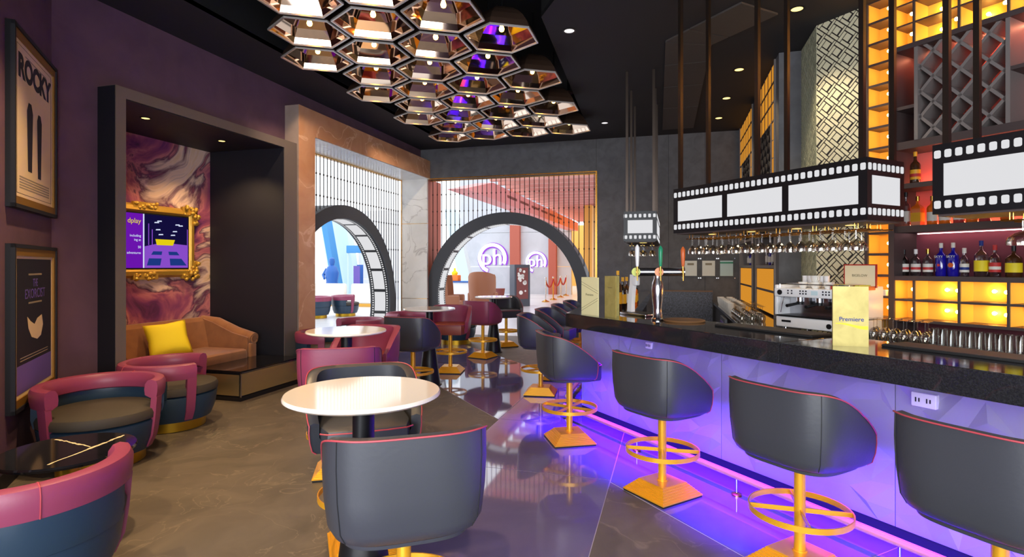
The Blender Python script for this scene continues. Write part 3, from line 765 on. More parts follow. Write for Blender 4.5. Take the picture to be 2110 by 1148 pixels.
# ================================================================== FURNITURE
# ------------------------------------------------------------------ bar stools
def se(v, e): return math.copysign(abs(v) ** e, v)
PHM = 112
def sh_pt(phi, k=1., off=0.):
    return ((.300 * k - off) * se(math.sin(phi), .56), -(.275 * k - off) * se(math.cos(phi), .56))
def z_top(phi):
    y = sh_pt(phi)[1]; yf = sh_pt(R(PHM))[1]; t = max(0, min(1, (y + .245) / (yf + .245))) if abs(phi) > R(30) else 0.
    return .958 - .225 * (t ** 1.7)
def stool(name, label, shell_m, seat_m, pip):
    t = thing(name, label, 'bar stool')
    n = 60; phis = [R(-PHM + 2 * PHM * i / n) for i in range(n + 1)]
    mb = MB(); rows = []
    prof = [(.66, 0, .0), (.78, .012, 0), (.88, .06, 0), (.945, .16, 0), (.985, .45, 0), (1.0, .75, 0), (.995, 1., 0)]
    ZB = .572
    for k, f, _ in prof:
        row = []
        for p in phis:
            zt = z_top(p); z = ZB + (f if f <= .06 else f) * (zt - ZB); x, y = sh_pt(p, k); row.append((x, y, z))
        rows.append(row)
    row = []
    for p in phis: x, y = sh_pt(p, 1., .024); row.append((x, y, z_top(p) + .008))
    rows.append(row)
    for f in (1., .6, .0):
        row = []
        for p in phis: x, y = sh_pt(p, .99, .05); row.append((x, y, .66 + f * (z_top(p) - .004 - .66)))
        rows.append(row)
    vs = sum(rows, []); w_ = n + 1; fs = []
    for j in range(len(rows) - 1):
        for i in range(n): fs.append((j * w_ + i, j * w_ + i + 1, (j + 1) * w_ + i + 1, (j + 1) * w_ + i))
    for i in (0, n):                                  # front ends of the arms
        idx = [j * w_ + i for j in range(len(rows))]; fs.append(tuple(idx if i else idx[::-1]))
    fs.append(tuple(range(n, -1, -1)))
    mb.add(vs, fs, True); sh = obj('shell', mb, shell_m, t)
    for sgn in (-1, 1):
        p = R(47 * sgn); pts = []
        for k, f, _ in prof[2:]: x, y = sh_pt(p, k + .002); pts.append((x, y, ZB + f * (z_top(p) - ZB)))
        obj('seam', MB().tube(pts, .0022, 5), 'seam', sh)
    rim = [(*sh_pt(p, 1.004), z_top(p) + .002) for p in phis]
    fr = lambda i: [(rows[j][i][0], rows[j][i][1] + .003, rows[j][i][2]) for j in range(2, 7)]
    obj('piping', MB().tube(fr(0) + rim + fr(n)[::-1], .0035, 6), pip, sh)
    # seat cushion
    out = [sh_pt(p, .975, .052) for p in phis]; fy = .235
    out = out[1:-1]; out += [(.20, fy - .012), (.10, fy), (-.10, fy), (-.20, fy - .012)]
    c = MB(); m = len(out); vs = []
    for z, k in ((.562, .97), (.585, 1.), (.685, 1.), (.705, .975), (.715, .90)):
        vs += [(x * k, (y - .0) * k, z) for x, y in out]
    fs = [(j * m + i, j * m + (i + 1) % m, (j + 1) * m + (i + 1) % m, (j + 1) * m + i) for j in range(4) for i in range(m)]
    fs += [tuple(range(m - 1, -1, -1)), tuple(range(4 * m, 5 * m))]
    c.add(vs, fs, True); cu = obj('seat', c, seat_m, t)
    obj('piping', MB().tube([(-.235, .19, .695), (-.20, fy - .010, .697), (-.10, fy + .001, .697), (.10, fy + .001, .697), (.20, fy - .010, .697), (.235, .19, .695)], .004, 6), pip, cu)
    obj('post', MB().cyl((0, 0, .09), (0, 0, .580), .028, n=16).cyl((0, 0, .09), (0, 0, .10), .036, n=16), 'gold_paint', t)
    ring = MB(); vs = []; q = 40
    for i in range(q):
        a = 2 * math.pi * i / q
        for rr, z in ((.245, .283), (.238, .283), (.238, .312), (.245, .312)): vs.append((rr * math.cos(a), rr * math.sin(a), z))
    fs = [(i * 4 + k, i * 4 + (k + 1) % 4, ((i + 1) % q) * 4 + (k + 1) % 4, ((i + 1) % q) * 4 + k) for i in range(q) for k in range(4)]
    ring.add(vs, fs, True); rg = obj('foot_ring', ring, 'gold_paint', t)
    for k in range(4):
        a = R(45 + 90 * k); d = Vector((math.cos(a), math.sin(a), 0))
        obj('spoke', MB().strip([d * .026 + Vector((0, 0, .298)), d * .240 + Vector((0, 0, .298))], .003, .012), 'gold_paint', rg)
    pr = []; hs = .262                                  # half diagonal of the stepped base
    for k in range(7):
        r0 = hs - k * .0165; z0 = .012 + k * .0115
        pr += [(r0, z0), (r0, z0 + .008), (r0 - .006, z0 + .0085), (r0 - .006, z0 + .0115)]
    pr += [(.143, .0925)]
    obj('base', MB().lathe(pr, 4, smooth=False, a0=R(45)), 'gold_paint', t)
    obj('floor_pad', MB().lathe([(hs - .004, 0), (hs - .004, .012)], 4, smooth=False, a0=R(45)), 'black_rubber', t)
    return t
def face(p, q):                                        # rotation so that local +y looks from p to q
    return math.atan2(q[1] - p[1], q[0] - p[0]) - math.pi / 2
blk = stool('bar_stool', '', 'black_leather', 'black_leather', 'red_piping')
mau = stool('bar_stool', '', 'mauve_leather', 'rust_leather', 'mauve_leather')
T1 = atz(749, 806, 1.0); T2 = atz(714, 680, 1.0); T3 = atz(885, 635, 1.0); T4 = atz(1017, 611, 1.0)
used = {}
def put(root, p, rz, label, group=None):
    p = (p[0], p[1], .004)
    if root.name not in used:
        used[root.name] = 1; root.location = p; root.rotation_euler = (0, 0, rz); root['label'] = label
        if group: root['group'] = group
        return root
    return dup(root, p, rz, label, group)
FB = face((0, 0), BN)                                   # facing the bar
G1 = 'black stools along the bar'
put(blk, bw(2.90, 2.65), FB + R(4), 'black leather bar stool at the bar between the two wall outlets', G1)
put(blk, bw(4.15, 2.72), FB - R(16), 'black leather bar stool standing at the bent corner of the bar', G1)
put(blk, bw(1.86, 2.62), FB + R(2), 'black leather bar stool at the bar in front of the outlet below the gold menu', G1)
put(blk, bw(1.03, 2.62), FB - R(2), 'black leather bar stool at the near end of the bar beyond the second outlet', G1)
for i, v in enumerate((6.6, 7.5, 8.4, 9.3)):
    put(blk, (-1.52 + .02 * i, v), R(-90) + R((6, -4, 3, -2)[i]), 'black leather bar stool on the far leg of the bar, ' + ('first', 'second', 'third', 'fourth')[i] + ' past the bent corner', G1)
c1 = atD(832, 2.16); c2 = atD(750, 3.08)
put(blk, c1, R(34), 'black leather bar stool with its back turned, in front of the large white round table', 'stools at the round tables')
put(blk, c2, face(c2, T1) + R(6), 'black leather bar stool facing the large white round table, its seat piped in red', 'stools at the round tables')
c3 = atD(702, 4.20); put(mau, c3, face(c3, T2), 'mauve leather bar stool with its back turned, behind the large white round table', 'stools at the round tables')
c4 = atD(752, 5.3); put(mau, c4, face(c4, T2) - R(8), 'mauve leather bar stool with a rust seat, facing the second white round table', 'stools at the round tables')
c5 = atD(851, 6.60); put(blk, c5, face(c5, T3) - R(12), 'black leather bar stool with its back turned at the third white round table', 'stools at the round tables')
c6 = atD(928, 8.15); put(mau, c6, face(c6, T3) + R(6), 'mauve leather bar stool with a rust seat, facing the third white round table', 'stools at the round tables')
c7 = atD(995, 9.45); put(mau, c7, face(c7, T4) - R(14), 'mauve leather bar stool with its back turned at the round table before the back arch', 'stools at the round tables')
c8 = atD(1043, 10.75); put(blk, c8, face(c8, T4) + R(40), 'black leather bar stool at the round table before the back arch', 'stools at the round tables')

# ------------------------------------------------------------------ round tables
def round_table(p, label):
    t = thing('round_table', label, 'table', (p[0], p[1], 0), 0, 'white round bar tables')
    obj('tabletop', MB().lathe([(.30, .972), (.322, .976), (.335, .985), (.335, .993), (.330, 1.0), (.001, 1.0)], 64), 'white_laminate', t)
    obj('pedestal', MB().lathe([(.145, .012), (.138, .05), (.075, .52), (.047, .60), (.047, .972)], 28), 'black_metal', t)
    obj('top_plate', MB().lathe([(.12, .955), (.12, .972)], 20), 'black_metal', t)
    obj('foot', MB().lathe([(.16, 0), (.16, .008), (.145, .014)], 28), 'black_metal', t)
round_table(T1, 'large white round pedestal table between two black stools'); round_table(T2, 'white round pedestal table between mauve stools')
round_table(T3, 'white round pedestal table reflecting in the polished floor, with one black and one mauve stool')
round_table(T4, 'white round pedestal table just before the back wall arch')

# ------------------------------------------------------------------ lounge armchairs
def armchair():
    t = thing('lounge_armchair', '', 'armchair')
    obj('plinth', MB().lathe([(.30, 0), (.30, .085), (.28, .09)], 40), 'brass_plinth', t)
    bd = obj('body', MB().lathe([(.30, .085), (.345, .095), (.385, .20), (.40, .31), (.40, .325), (.385, .335)], 48), 'teal_leather', t)
    obj('seat', MB().lathe([(.36, .33), (.405, .345), (.41, .385), (.395, .415), (.34, .43), (.001, .435)], 48), 'olive_seat', t)
    n = 48; am = 128
    phis = [R(-am + 2 * am * i / n) for i in range(n + 1)]
    sec = [(.340, .52), (.335, .56), (.340, .605), (.36, .634), (.39, .642), (.425, .63), (.438, .60), (.436, .545), (.428, .50), (.38, .498)]
    vs = []; fs = []; m = len(sec)
    for p in phis:
        for r, z in sec: vs.append((r * math.sin(p), -r * math.cos(p), z))
    for i in range(n):
        for k in range(m): fs.append((i * m + k, i * m + (k + 1) % m, (i + 1) * m + (k + 1) % m, (i + 1) * m + k))
    fs += [tuple(range(m - 1, -1, -1)), tuple(range(n * m, n * m + m))]
    b = obj('backrest_band', MB().add(vs, fs, True), 'mauve_leather', t)
    for sgn in (-1, 1):                                # seams and the straps folding down to the body
        p = R(sgn * 40); pts = [(r * 1.005 * math.sin(p), -r * 1.005 * math.cos(p), z) for r, z in sec[3:9]]
        obj('seam', MB().tube(pts, .003, 5), 'red_piping', b)
        st_ = MB(); vs = []; fs = []
        P = [R(sgn * (am - 11) + sgn * 11 * k / 3) for k in range(4)]
        for z, ro, ri in ((.505, .434, .388), (.33, .420, .372), (.20, .402, .36), (.11, .362, .33)):
            for q in P: vs.append((ro * math.sin(q), -ro * math.cos(q), z))
            for q in P[::-1]: vs.append((ri * math.sin(q), -ri * math.cos(q), z))
        for j in range(3):
            for k in range(8): fs.append((j * 8 + k, j * 8 + (k + 1) % 8, j * 8 + 8 + (k + 1) % 8, j * 8 + 8 + k))
        fs += [tuple(range(7, -1, -1)), tuple(range(24, 32))]
        obj('arm_strap', st_.add(vs, fs, True), 'mauve_leather', b)
    vs = []; fs = []                                   # padded lower back below the band
    ph = [R(-95 + 190 * i / 30) for i in range(31)]
    for p in ph:
        for r, z in ((.41, .33), (.425, .40), (.425, .505), (.36, .515), (.35, .42)): vs.append((r * math.sin(p), -r * math.cos(p), z))
    for i in range(30):
        for k in range(5): fs.append((i * 5 + k, i * 5 + (k + 1) % 5, i * 5 + 5 + (k + 1) % 5, i * 5 + 5 + k))
    fs += [(4, 3, 2, 1, 0), tuple(150 + k for k in range(5))]
    obj('back_cushion', MB().add(vs, fs, True), 'teal_leather', t)
    return t
ach = armchair(); G2 = 'mauve and teal lounge armchairs'
tb = atD(140, 3.22)
a1 = atD(208, 4.42); a2 = atD(352, 5.42); a3 = atD(40, 2.58)
put(ach, a1, face(a1, tb) + R(10), 'mauve and teal lounge armchair below the second poster, facing the black round table', G2)
put(ach, a2, R(-52), 'mauve and teal lounge armchair beside the mirrored coffee table', G2)
put(ach, a3, face(a3, tb) - R(14), 'mauve and teal lounge armchair with its back turned, before the black round table', G2)
put(ach, atD(676, 7.85), R(-100), 'lounge armchair standing at the foot of the tan marble pillar', G2)
put(ach, atD(742, 9.6), R(150), 'lounge armchair standing in the portal arch', G2)
put(ach, atD(842, 10.9), R(-130), 'lounge armchair between the portal arch and the back arch', G2)
put(ach, atD(940, 11.2), R(180), 'lounge armchair on a brass plinth before the left leg of the back arch', G2)
put(ach, atD(712, 17.3), R(-60), 'lounge armchair out in the left lobby, strap towards the arch', G2)
put(ach, atD(652, 16.6), R(100), 'lounge armchair out in the left lobby beside the marble pillar edge', G2)

# black marble side table
t = thing('marble_side_table', 'black marble round side table with pale veins between two armchairs', 'table', (tb[0], tb[1], 0))
tp = obj('tabletop', MB().lathe([(.29, .462), (.33, .468), (.335, .480), (.33, .49), (.001, .49)], 56), 'nero_marble', t)
vm = MB(); g = random.Random(5)
def vein(pts, w):
    P = []
    for (x0, y0), (x1, y1) in zip(pts, pts[1:]):
        for k in range(8): f = k / 8; P.append((x0 + (x1 - x0) * f + g.uniform(-.004, .004), y0 + (y1 - y0) * f + g.uniform(-.004, .004)))
    for (x0, y0), (x1, y1) in zip(P, P[1:]):
        d = Vector((x1 - x0, y1 - y0)).normalized(); ww = w * g.uniform(.5, 1.5); nx, ny = -d.y * ww, d.x * ww
        vm.add([(x0 + nx, y0 + ny, .4906), (x0 - nx, y0 - ny, .4906), (x1 - nx, y1 - ny, .4906), (x1 + nx, y1 + ny, .4906)], [(0, 1, 2, 3)])
vein([(.05, .30), (.10, .08), (.16, -.26)], .008); vein([(-.27, .12), (-.1, .1), (.10, .07)], .006)
obj('vein', vm, 'vein_gold', tp)
obj('column', MB().lathe([(.16, .02), (.10, .06), (.06, .2), (.06, .40), (.12, .462)], 28), 'brass_plinth', t)
obj('foot', MB().lathe([(.22, 0), (.22, .015), (.16, .025)], 36), 'brass_plinth', t)

# sofa in the alcove
t = thing('sofa', 'tan velvet sofa with scrolled arm standing in the mural alcove', 'sofa', (0, 0, 0))
y0, y1 = 4.32, 6.30; xb = -6.28
obj('base', MB().rbox(xb + .05, -5.42, y0 + .05, y1 - .06, .10, .30, .04), 'sofa_tan', t)
obj('seat_cushion', MB().rbox(xb + .15, -5.36, y0 + .12, y1 - .16, .28, .46, .06), 'sofa_tan', t)
bkp = [(xb, .1), (xb + .02, .80), (xb + .06, .85), (xb + .13, .85), (xb + .17, .80), (xb + .26, .40), (xb + .26, .1)]
obj('backrest', MB().prism_y(bkp, y0 + .06, y1 - .06), 'sofa_tan', t)
for sgn, yy in ((-1, y0 + .07), (1, y1 - .09)):
    mb = MB(); prof = [(xb + .0, .1), (xb + .02, .80), (xb + .10, .845), (xb + .3, .79), (xb + .62, .66), (xb + .88, .60), (xb + .88, .1)]
    n = len(prof); mb.prism_y(prof, yy - .06, yy + .06)
    a_ = obj('arm', mb, 'sofa_tan', t)
    obj('arm_roll', MB().tube([(xb + .06, yy + sgn * .02, .80), (xb + .30, yy + sgn * .03, .765), (xb + .62, yy + sgn * .04, .64), (xb + .90, yy + sgn * .04, .575)], [.07, .085, .085, .08], 14), 'sofa_tan', a_)
    obj('scroll', MB().tube([(xb + .905, yy + sgn * .04 + .055 * math.cos(q), .575 + .055 * math.sin(q)) for q in [k * .42 for k in range(15)]], .012, 6), 'sofa_tan', a_)
    obj('scroll_front', MB().rbox(xb + .87, xb + .92, yy - .05, yy + .07, .1, .52, .02), 'sofa_tan', a_)
for sx in (xb + .1, -5.5):
    for sy in (y0 + .12, y1 - .14): obj('leg', MB().cyl((sx, sy, 0), (sx, sy, .11), .025, .035, 8), 'black_metal', t)
# yellow cushion
mb = MB(); n = 14; vs = []
for j in range(2):
    for a in range(n + 1):
        for b in range(n + 1):
            x = a / n * 2 - 1; y = b / n * 2 - 1
            th = .075 * (max(0, (1 - x ** 4)) * max(0, (1 - y ** 4))) ** .5 * (1 if j else -1)
            k = 1 - .08 * (1 - abs(x * y)); vs.append((x * .225 * (k if abs(x) > .9 else k), y * .225 * k, th))
w_ = n + 1; o = w_ * w_; fs = []
for a in range(n):
    for b in range(n):
        q = a * w_ + b; fs.append((q, q + w_, q + w_ + 1, q + 1)); fs.append((o + q, o + q + 1, o + q + w_ + 1, o + q + w_))
mb.add(vs, fs, True); cm_ = mb.mesh('cushion')
bm = bmesh.new(); bm.from_mesh(cm_); bmesh.ops.remove_doubles(bm, verts=bm.verts, dist=1e-5); bm.to_mesh(cm_); bm.free()
cu = obj('throw_cushion', cm_, 'cushion_yellow', None, (-5.84, 5.34, .665), (R(12), R(58), R(-22)))
tag(cu, 'bright yellow square throw cushion leaning on the tan sofa', 'cushion')

# mirrored coffee table
t = thing('coffee_table', 'low mirrored coffee table with a black glass top before the tan sofa', 'table', (-5.07, 5.8, 0))
hx_, hy_ = .35, .53
obj('plinth', MB().box(-hx_, hx_, -hy_, hy_, 0, .045), 'nero_marble', t)
obj('body', MB().box(-hx_ + .012, hx_ - .012, -hy_ + .012, hy_ - .012, .045, .325), 'black_metal', t)
obj('top', MB().box(-hx_, hx_, -hy_, hy_, .325, .345), 'nero_marble', t)
obj('mirror_side', MB().box(hx_ - .012, hx_ - .006, -hy_ + .012, hy_ - .012, .06, .31), 'mirror_gold', t)
obj('mirror_end', MB().box(-hx_ + .03, hx_ - .03, -hy_ + .006, -hy_ + .012, .06, .30), 'mirror_gold', t)
obj('mirror_end', MB().box(-hx_ + .03, hx_ - .03, hy_ - .012, hy_ - .006, .06, .30), 'mirror_gold', t)
obj('edge_trim', MB().box(hx_ - .012, hx_ - .004, -hy_ + .004, -hy_ + .02, .045, .325).box(hx_ - .01, hx_ - .004, -hy_, hy_, .316, .325), 'steel', t)

# framed television on the mural
t = thing('framed_television', 'wall television in an ornate gold frame on the marbled mural', 'television', (AB, 5.42, 1.86), R(90))   # local x: along v, -y: into room
W2, H2 = .76, .46
fr = MB()
pr = [(0, 0), (.03, .05), (.08, .06), (.11, .03), (.115, 0)]
def rectring(mb, prof, hw, hh):
    vs = []; m = len(prof)
    for sx, sz in ((-1, -1), (1, -1), (1, 1), (-1, 1)):
        for d, y in prof: vs.append((sx * (hw - d), -y - .005, sz * (hh - d)))
    fs = [(i * m + k, i * m + k + 1, ((i + 1) % 4) * m + k + 1, ((i + 1) % 4) * m + k) for i in range(4) for k in range(m - 1)]
    mb.add(vs, fs)
rectring(fr, pr, W2, H2); fo = obj('frame', fr, 'gold_frame', t)
g = random.Random(11)
for sx in (-1, 1):
    for sz in (-1, 1):
        mb = MB()
        for k in range(26):
            a = g.uniform(0, 1) ** 1.4 * .22; b = g.uniform(-.02, .10)
            px_, pz_ = (a, b) if k % 2 else (b, a); rr = g.uniform(.014, .032)
            mb.sphere((sx * (W2 + .012 - px_), -.055 - g.uniform(0, .025), sz * (H2 + .012 - pz_)), rr, 8, 5)
        mb.box(*sorted((sx * (W2 + .02), sx * (W2 - .22))), -.06, -.02, *sorted((sz * (H2 + .02), sz * (H2 - .09)))).box(*sorted((sx * (W2 + .02), sx * (W2 - .09))), -.06, -.02, *sorted((sz * (H2 + .02), sz * (H2 - .22))))
        obj('corner_ornament', mb, 'gold_frame', fo)
for sz in (-1, 1):
    mb = MB()
    for k in range(18): mb.sphere((g.uniform(-.16, .16), -.055, sz * (H2 + .015 - g.uniform(0, .07))), g.uniform(.014, .03), 8, 5)
    mb.box(-.17, .17, -.06, -.02, *sorted((sz * (H2 + .02), sz * (H2 - .07))))
    obj('crest_ornament', mb, 'gold_frame', fo)
sc = obj('bezel', MB().box(-W2 + .11, W2 - .11, -.045, 0, -H2 + .11, H2 - .11), 'black_metal', t)
SX, SZ = W2 - .125, H2 - .125
def flat(name, pts, m, parent, y):
    return obj(name, MB().add([(p[0], y, p[1]) for p in pts], [tuple(range(len(pts)))]), m, parent)
flat('screen', [(-SX, -SZ), (SX, -SZ), (SX, SZ), (-SX, SZ)], 'screen_navy', sc, -.0456)
dv = -.02
flat('screen_text_panel', [(-SX, -SZ), (dv, -SZ), (dv, SZ), (-SX, SZ)], 'screen_purple', sc, -.0458)
flat('screen_divider', [(dv - .012, -SZ), (dv + .006, -SZ), (dv + .006, SZ), (dv - .012, SZ)], 'screen_white', sc, -.0461)
flat('screen_lane', [(dv + .01, -SZ), (SX, -SZ), (SX, -SZ * .1), (.40, -.02), (.20, -.02), (dv + .01, -SZ * .2)], 'screen_lilac', sc, -.0460)
flat('screen_wall', [(.16, -.045), (.40, -.045), (.43, .03), (.14, .03)], 'screen_yellow', sc, -.0462)
for pts in ([(.02, -SZ + .03), (.21, -SZ + .03), (.23, -SZ + .12), (.05, -SZ + .12)], [(.36, -SZ + .03), (SX - .02, -SZ + .03), (.53, -SZ + .12), (.35, -SZ + .12)],
            [(.08, -.17), (.23, -.17), (.24, -.125), (.11, -.125)], [(.34, -.17), (.50, -.17), (.46, -.125), (.33, -.125)]): flat('screen_trampoline', pts, 'screen_blue', sc, -.0462)
for x, z in ((.16, .24), (.20, .26), (.52, .22), (.47, .23), (.18, .15), (.43, .14), (.22, .09), (.40, .09)): flat('screen_light', [(x - .035, z - .008), (x + .035, z - .004), (x + .03, z + .010), (x - .03, z + .006)], 'screen_white', sc, -.0462)
for x, z0, z1 in ((.04, -.05, .22), (.09, -.05, .15), (.62, -.06, .18)): flat('screen_post', [(x, z0), (x + .012, z0), (x + .012, z1), (x, z1)], 'screen_lilac', sc, -.0463)
text('screen_title', 'dplay', .085, 'screen_yellow', sc, (dv - .04, -.0463, .24), (R(90), 0, 0), 'RIGHT', .0003)
for s_, z in (('including', .06), ('ing at', .01), ('50', -.08), ('adventures', -.15)): text('screen_text', s_, .042, 'screen_white', sc, (dv - .04, -.0463, z), (R(90), 0, 0), 'RIGHT', .0003)

# posters on the angled wall
def poster_t(px):          # distance along the angled wall from its far corner
    r = ray(px); nx, ny = BN; n0 = WL * nx + 3.65 * ny; t_ = n0 / (r[0] * nx + r[1] * ny); p = (r[0] * t_, r[1] * t_)
    return (p[0] - WL) * -BD[0] + (p[1] - 3.65) * -BD[1], t_
def poster_z(px, py): return CAMH + (HY - py) / F * poster_t(px)[1]
xa, xb_ = .06, poster_t(10)[0]
def poster(label, z0, z1):
    xm_ = (xa + xb_) / 2; o = (WL - BD[0] * xm_, 3.65 - BD[1] * xm_, (z0 + z1) / 2)
    t = thing('framed_poster', label, 'poster', o, RB); hw = (xb_ - xa) / 2; hh = (z1 - z0) / 2
    vs = []; prof = [(0, 0), (0, .075), (.03, .075), (.035, .04), (.085, .03), (.09, .012)]; m = len(prof)
    f = MB().box(-hw, hw, 0, .03, -hh, hh); obj('case', f, 'black_metal', t)
    f = MB()
    for a_, b_, c_, d_ in ((-hw, hw, hh - .028, hh), (-hw, hw, -hh, -hh + .028), (-hw, -hw + .028, -hh, hh), (hw - .028, hw, -hh, hh)): f.box(a_, b_, .03, .055, c_, d_)
    obj('frame', f, 'navy_black', t)
    f = MB()
    for a_, b_, c_, d_ in ((-hw + .028, hw - .028, hh - .085, hh - .028), (-hw + .028, hw - .028, -hh + .028, -hh + .085), (-hw + .028, -hw + .07, -hh + .085, hh - .085), (hw - .07, hw - .028, -hh + .085, hh - .085)): f.box(a_, b_, .03, .045, c_, d_)
    obj('mat_border', f, 'poster_gold', t)
    return t, hw - .07, hh - .085
def sheet(parent, x0, x1, z0, z1, y, m, name): return obj(name, MB().box(min(x0, x1), max(x0, x1), y - .0008, y, z0, z1), m, parent)
zt1, zb1 = poster_z(55, 88), poster_z(55, 437); zt2, zb2 = poster_z(55, 506), poster_z(55, 822) - .02
t, hw, hh = poster('framed cream film poster with large dark lettering, topmost on the angled purple wall', zb1, zt1)
ps = sheet(t, -hw, hw, -hh, hh, .034, 'poster_cream', 'poster_sheet')
for a_, b_, c_, d_ in ((-.9, .9, .945, .95), (-.9, .9, -.95, -.945), (-.9, -.89, -.95, .95), (.89, .9, -.95, .95)): sheet(ps, a_ * hw, b_ * hw, c_ * hh, d_ * hh, .0348, 'ink_dark', 'border_line')
text('poster_title', 'ROCKY', hh * .40, 'ink_dark', ps, (0, .0352, hh * .68), (R(90), 0, R(180)), bold=.012, ext=.0003, sx=hw * 1.72 / (hh * .40 * 3.45))
for x, wd, z0, z1 in ((.28, .10, -.62, .30), (-.22, .085, -.66, .24)):       # two plain tapering dark bars stand in for the artwork
    obj('dark_bar', MB().add([((x + wd) * hw, .0352, z0 * hh), ((x - wd) * hw, .0352, z0 * hh), ((x - wd * 1.5) * hw, .0352, z1 * hh * .6), ((x - wd * .7) * hw, .0352, z1 * hh), ((x + wd * .7) * hw, .0352, z1 * hh), ((x + wd * 1.5) * hw, .0352, z1 * hh * .6)], [(0, 1, 2, 3, 4, 5)]), 'ink_dark', ps)
for k in range(5): sheet(ps, -.78 * hw, .78 * hw, (-.74 - k * .035) * hh, (-.722 - k * .035) * hh, .0348, 'ink_grey', 'credit_line')
sheet(ps, -.6 * hw, .5 * hw, .86 * hh, .875 * hh, .0348, 'ink_grey', 'credit_line')
t, hw, hh = poster('framed dark film poster with violet lettering and a violet lower band, below the cream poster', zb2, zt2)
sheet(t, -hw, hw, -hh, hh, .033, 'poster_cream', 'mount')
ps = sheet(t, -hw * .9, hw * .9, -hh * .95, hh * .96, .0342, 'poster_dark', 'poster_sheet')
sheet(ps, -hw * .9, hw * .9, -hh * .95, -hh * .55, .0346, 'poster_violet', 'violet_band')
text('poster_title', 'THE', hh * .17, 'poster_violet', ps, (0, .0350, hh * .60), (R(90), 0, R(180)), ext=.0003, sx=.8)
text('poster_title', 'EXORCIST', hh * .20, 'poster_violet', ps, (0, .0350, hh * .44), (R(90), 0, R(180)), ext=.0003, sx=hw * 1.15 / (hh * .20 * 5.0))
for z in (.72, .30): sheet(ps, -.35 * hw, .35 * hw, z * hh, (z + .025) * hh, .0350, 'ink_grey', 'credit_line')
blot = [(-.35, .10), (-.1, .06), (.05, -.02), (.25, .04), (.42, .12), (.36, -.06), (.2, -.2), (-.1, -.26), (-.3, -.22), (-.42, -.06)]
obj('pale_patch', MB().add([(x * hw, .0350, z * hh) for x, z in blot], [tuple(range(len(blot)))]), 'poster_cream', ps)
for k in range(2): sheet(ps, -.7 * hw, .75 * hw, (-.46 - .04 * k) * hh, (-.448 - .04 * k) * hh, .0350, 'ink_grey', 'credit_line')

# ================================================================== BAR
N0, N1 = 2.90, 3.52; U0, U1 = -.97, -.35; SE = -2.2; VE = 9.7
def isec(n, u): return (u, (n - u * BN[0]) / BN[1])
CT = 1.10
bar = thing('bar_counter', 'long bent bar with a black granite top and faceted grey front lit violet from below', 'bar', bw(2.0, 3.3))
bar.rotation_euler = (0, 0, 0)
def rel(o, p): return (p[0] - o.location.x, p[1] - o.location.y) + tuple(p[2:])
top = [isec(N0, U0), (U0, VE), (U1, VE), isec(N1, U1), bw(SE, N1)[:2], bw(SE, N0)[:2]]
joint = s_at(1606, N0)
def topslab(poly): return MB().prism([rel(bar, p) for p in poly], .972, CT)
k1 = [bw(joint + .002, N0)[:2], isec(N0, U0), (U0, VE), (U1, VE), isec(N1, U1), bw(joint + .002, N1)[:2]]
k2 = [bw(SE, N0)[:2], bw(joint - .002, N0)[:2], bw(joint - .002, N1)[:2], bw(SE, N1)[:2]]
for k in (k1, k2):
    o = obj('worktop', topslab(k), 'granite_polish', bar); md = o.modifiers.new('bevel', 'BEVEL'); md.width = .006; md.segments = 2
NP = 3.30; SPL = s_at(1195, NP); pc = bw(SPL, NP)
core = [bw(SE, NP + .03)[:2], bw(SPL - .01, NP + .03)[:2], (pc[0] + .03, VE - .02), (U1 - .05, VE - .02), isec(N1 - .06, U1 - .05), bw(SE, N1 - .06)[:2]]
obj('carcass', MB().prism([rel(bar, p) for p in core], 0, .972), 'black_metal', bar)
g = random.Random(21)
def facet_panel(wd, ht):
    nx, nz = max(3, int(wd / .105)), max(3, int(ht / .10)); P = {}
    for i in range(nx + 1):
        for j in range(nz + 1):
            e = i in (0, nx) or j in (0, nz)
            P[i, j] = (wd * i / nx + (0 if i in (0, nx) else g.uniform(-.042, .042)), -.004 - (0.003 if e else g.uniform(0, .026)), ht * j / nz + (0 if j in (0, nz) else g.uniform(-.04, .04)))
    mb = MB()
    for i in range(nx):
        for j in range(nz):
            a, b, c_, d = P[i, j], P[i + 1, j], P[i + 1, j + 1], P[i, j + 1]
            if g.random() < .5: mb.add([a, b, c_, d], [(0, 1, 2), (0, 2, 3)])
            else: mb.add([a, b, c_, d], [(0, 1, 3), (1, 2, 3)])
    mb.add([(0, 0, 0), (wd, 0, 0), (wd, 0, ht), (0, 0, ht), (0, -.006, 0), (wd, -.006, 0), (wd, -.006, ht), (0, -.006, ht)], [(0, 1, 2, 3), (0, 4, 5, 1), (1, 5, 6, 2), (2, 6, 7, 3), (3, 7, 4, 0)])
    return mb
ss = [SPL, SPL - .62, SPL - 1.84, SPL - 3.06, SPL - 4.28, SPL - 5.5, SE]
for a, b in zip(ss, ss[1:]):
    obj('front_panel', facet_panel(a - b - .004, .87), 'bar_panel', bar, rel(bar, bw(a - .002, NP + .028))[:2] + (.10,), (0, 0, RB))
for k in range(3):
    L_ = (VE - .02 - pc[1]) / 3
    obj('front_panel', facet_panel(L_ - .004, .87), 'bar_panel', bar, rel(bar, (pc[0] + .028, pc[1] + (k + 1) * L_ - .002))[:2] + (.10,), (0, 0, R(-90)))
obj('plinth', MB().box(0, SPL - SE, -.004, .01, 0, .10), 'navy_black', bar, rel(bar, bw(SPL, NP + .028))[:2] + (0,), (0, 0, RB))
led = obj('light_strip', MB().box(.1, SPL - SE - .3, 0, .02, .958, .971), 'led_violet', bar, rel(bar, bw(SPL, NP - .10))[:2] + (0,), (0, 0, RB))
obj('light_strip', MB().box(0, .02, .0, VE - 6.1, .958, .971), 'led_violet', bar, rel(bar, (pc[0] - .05, 6.0))[:2] + (0,))
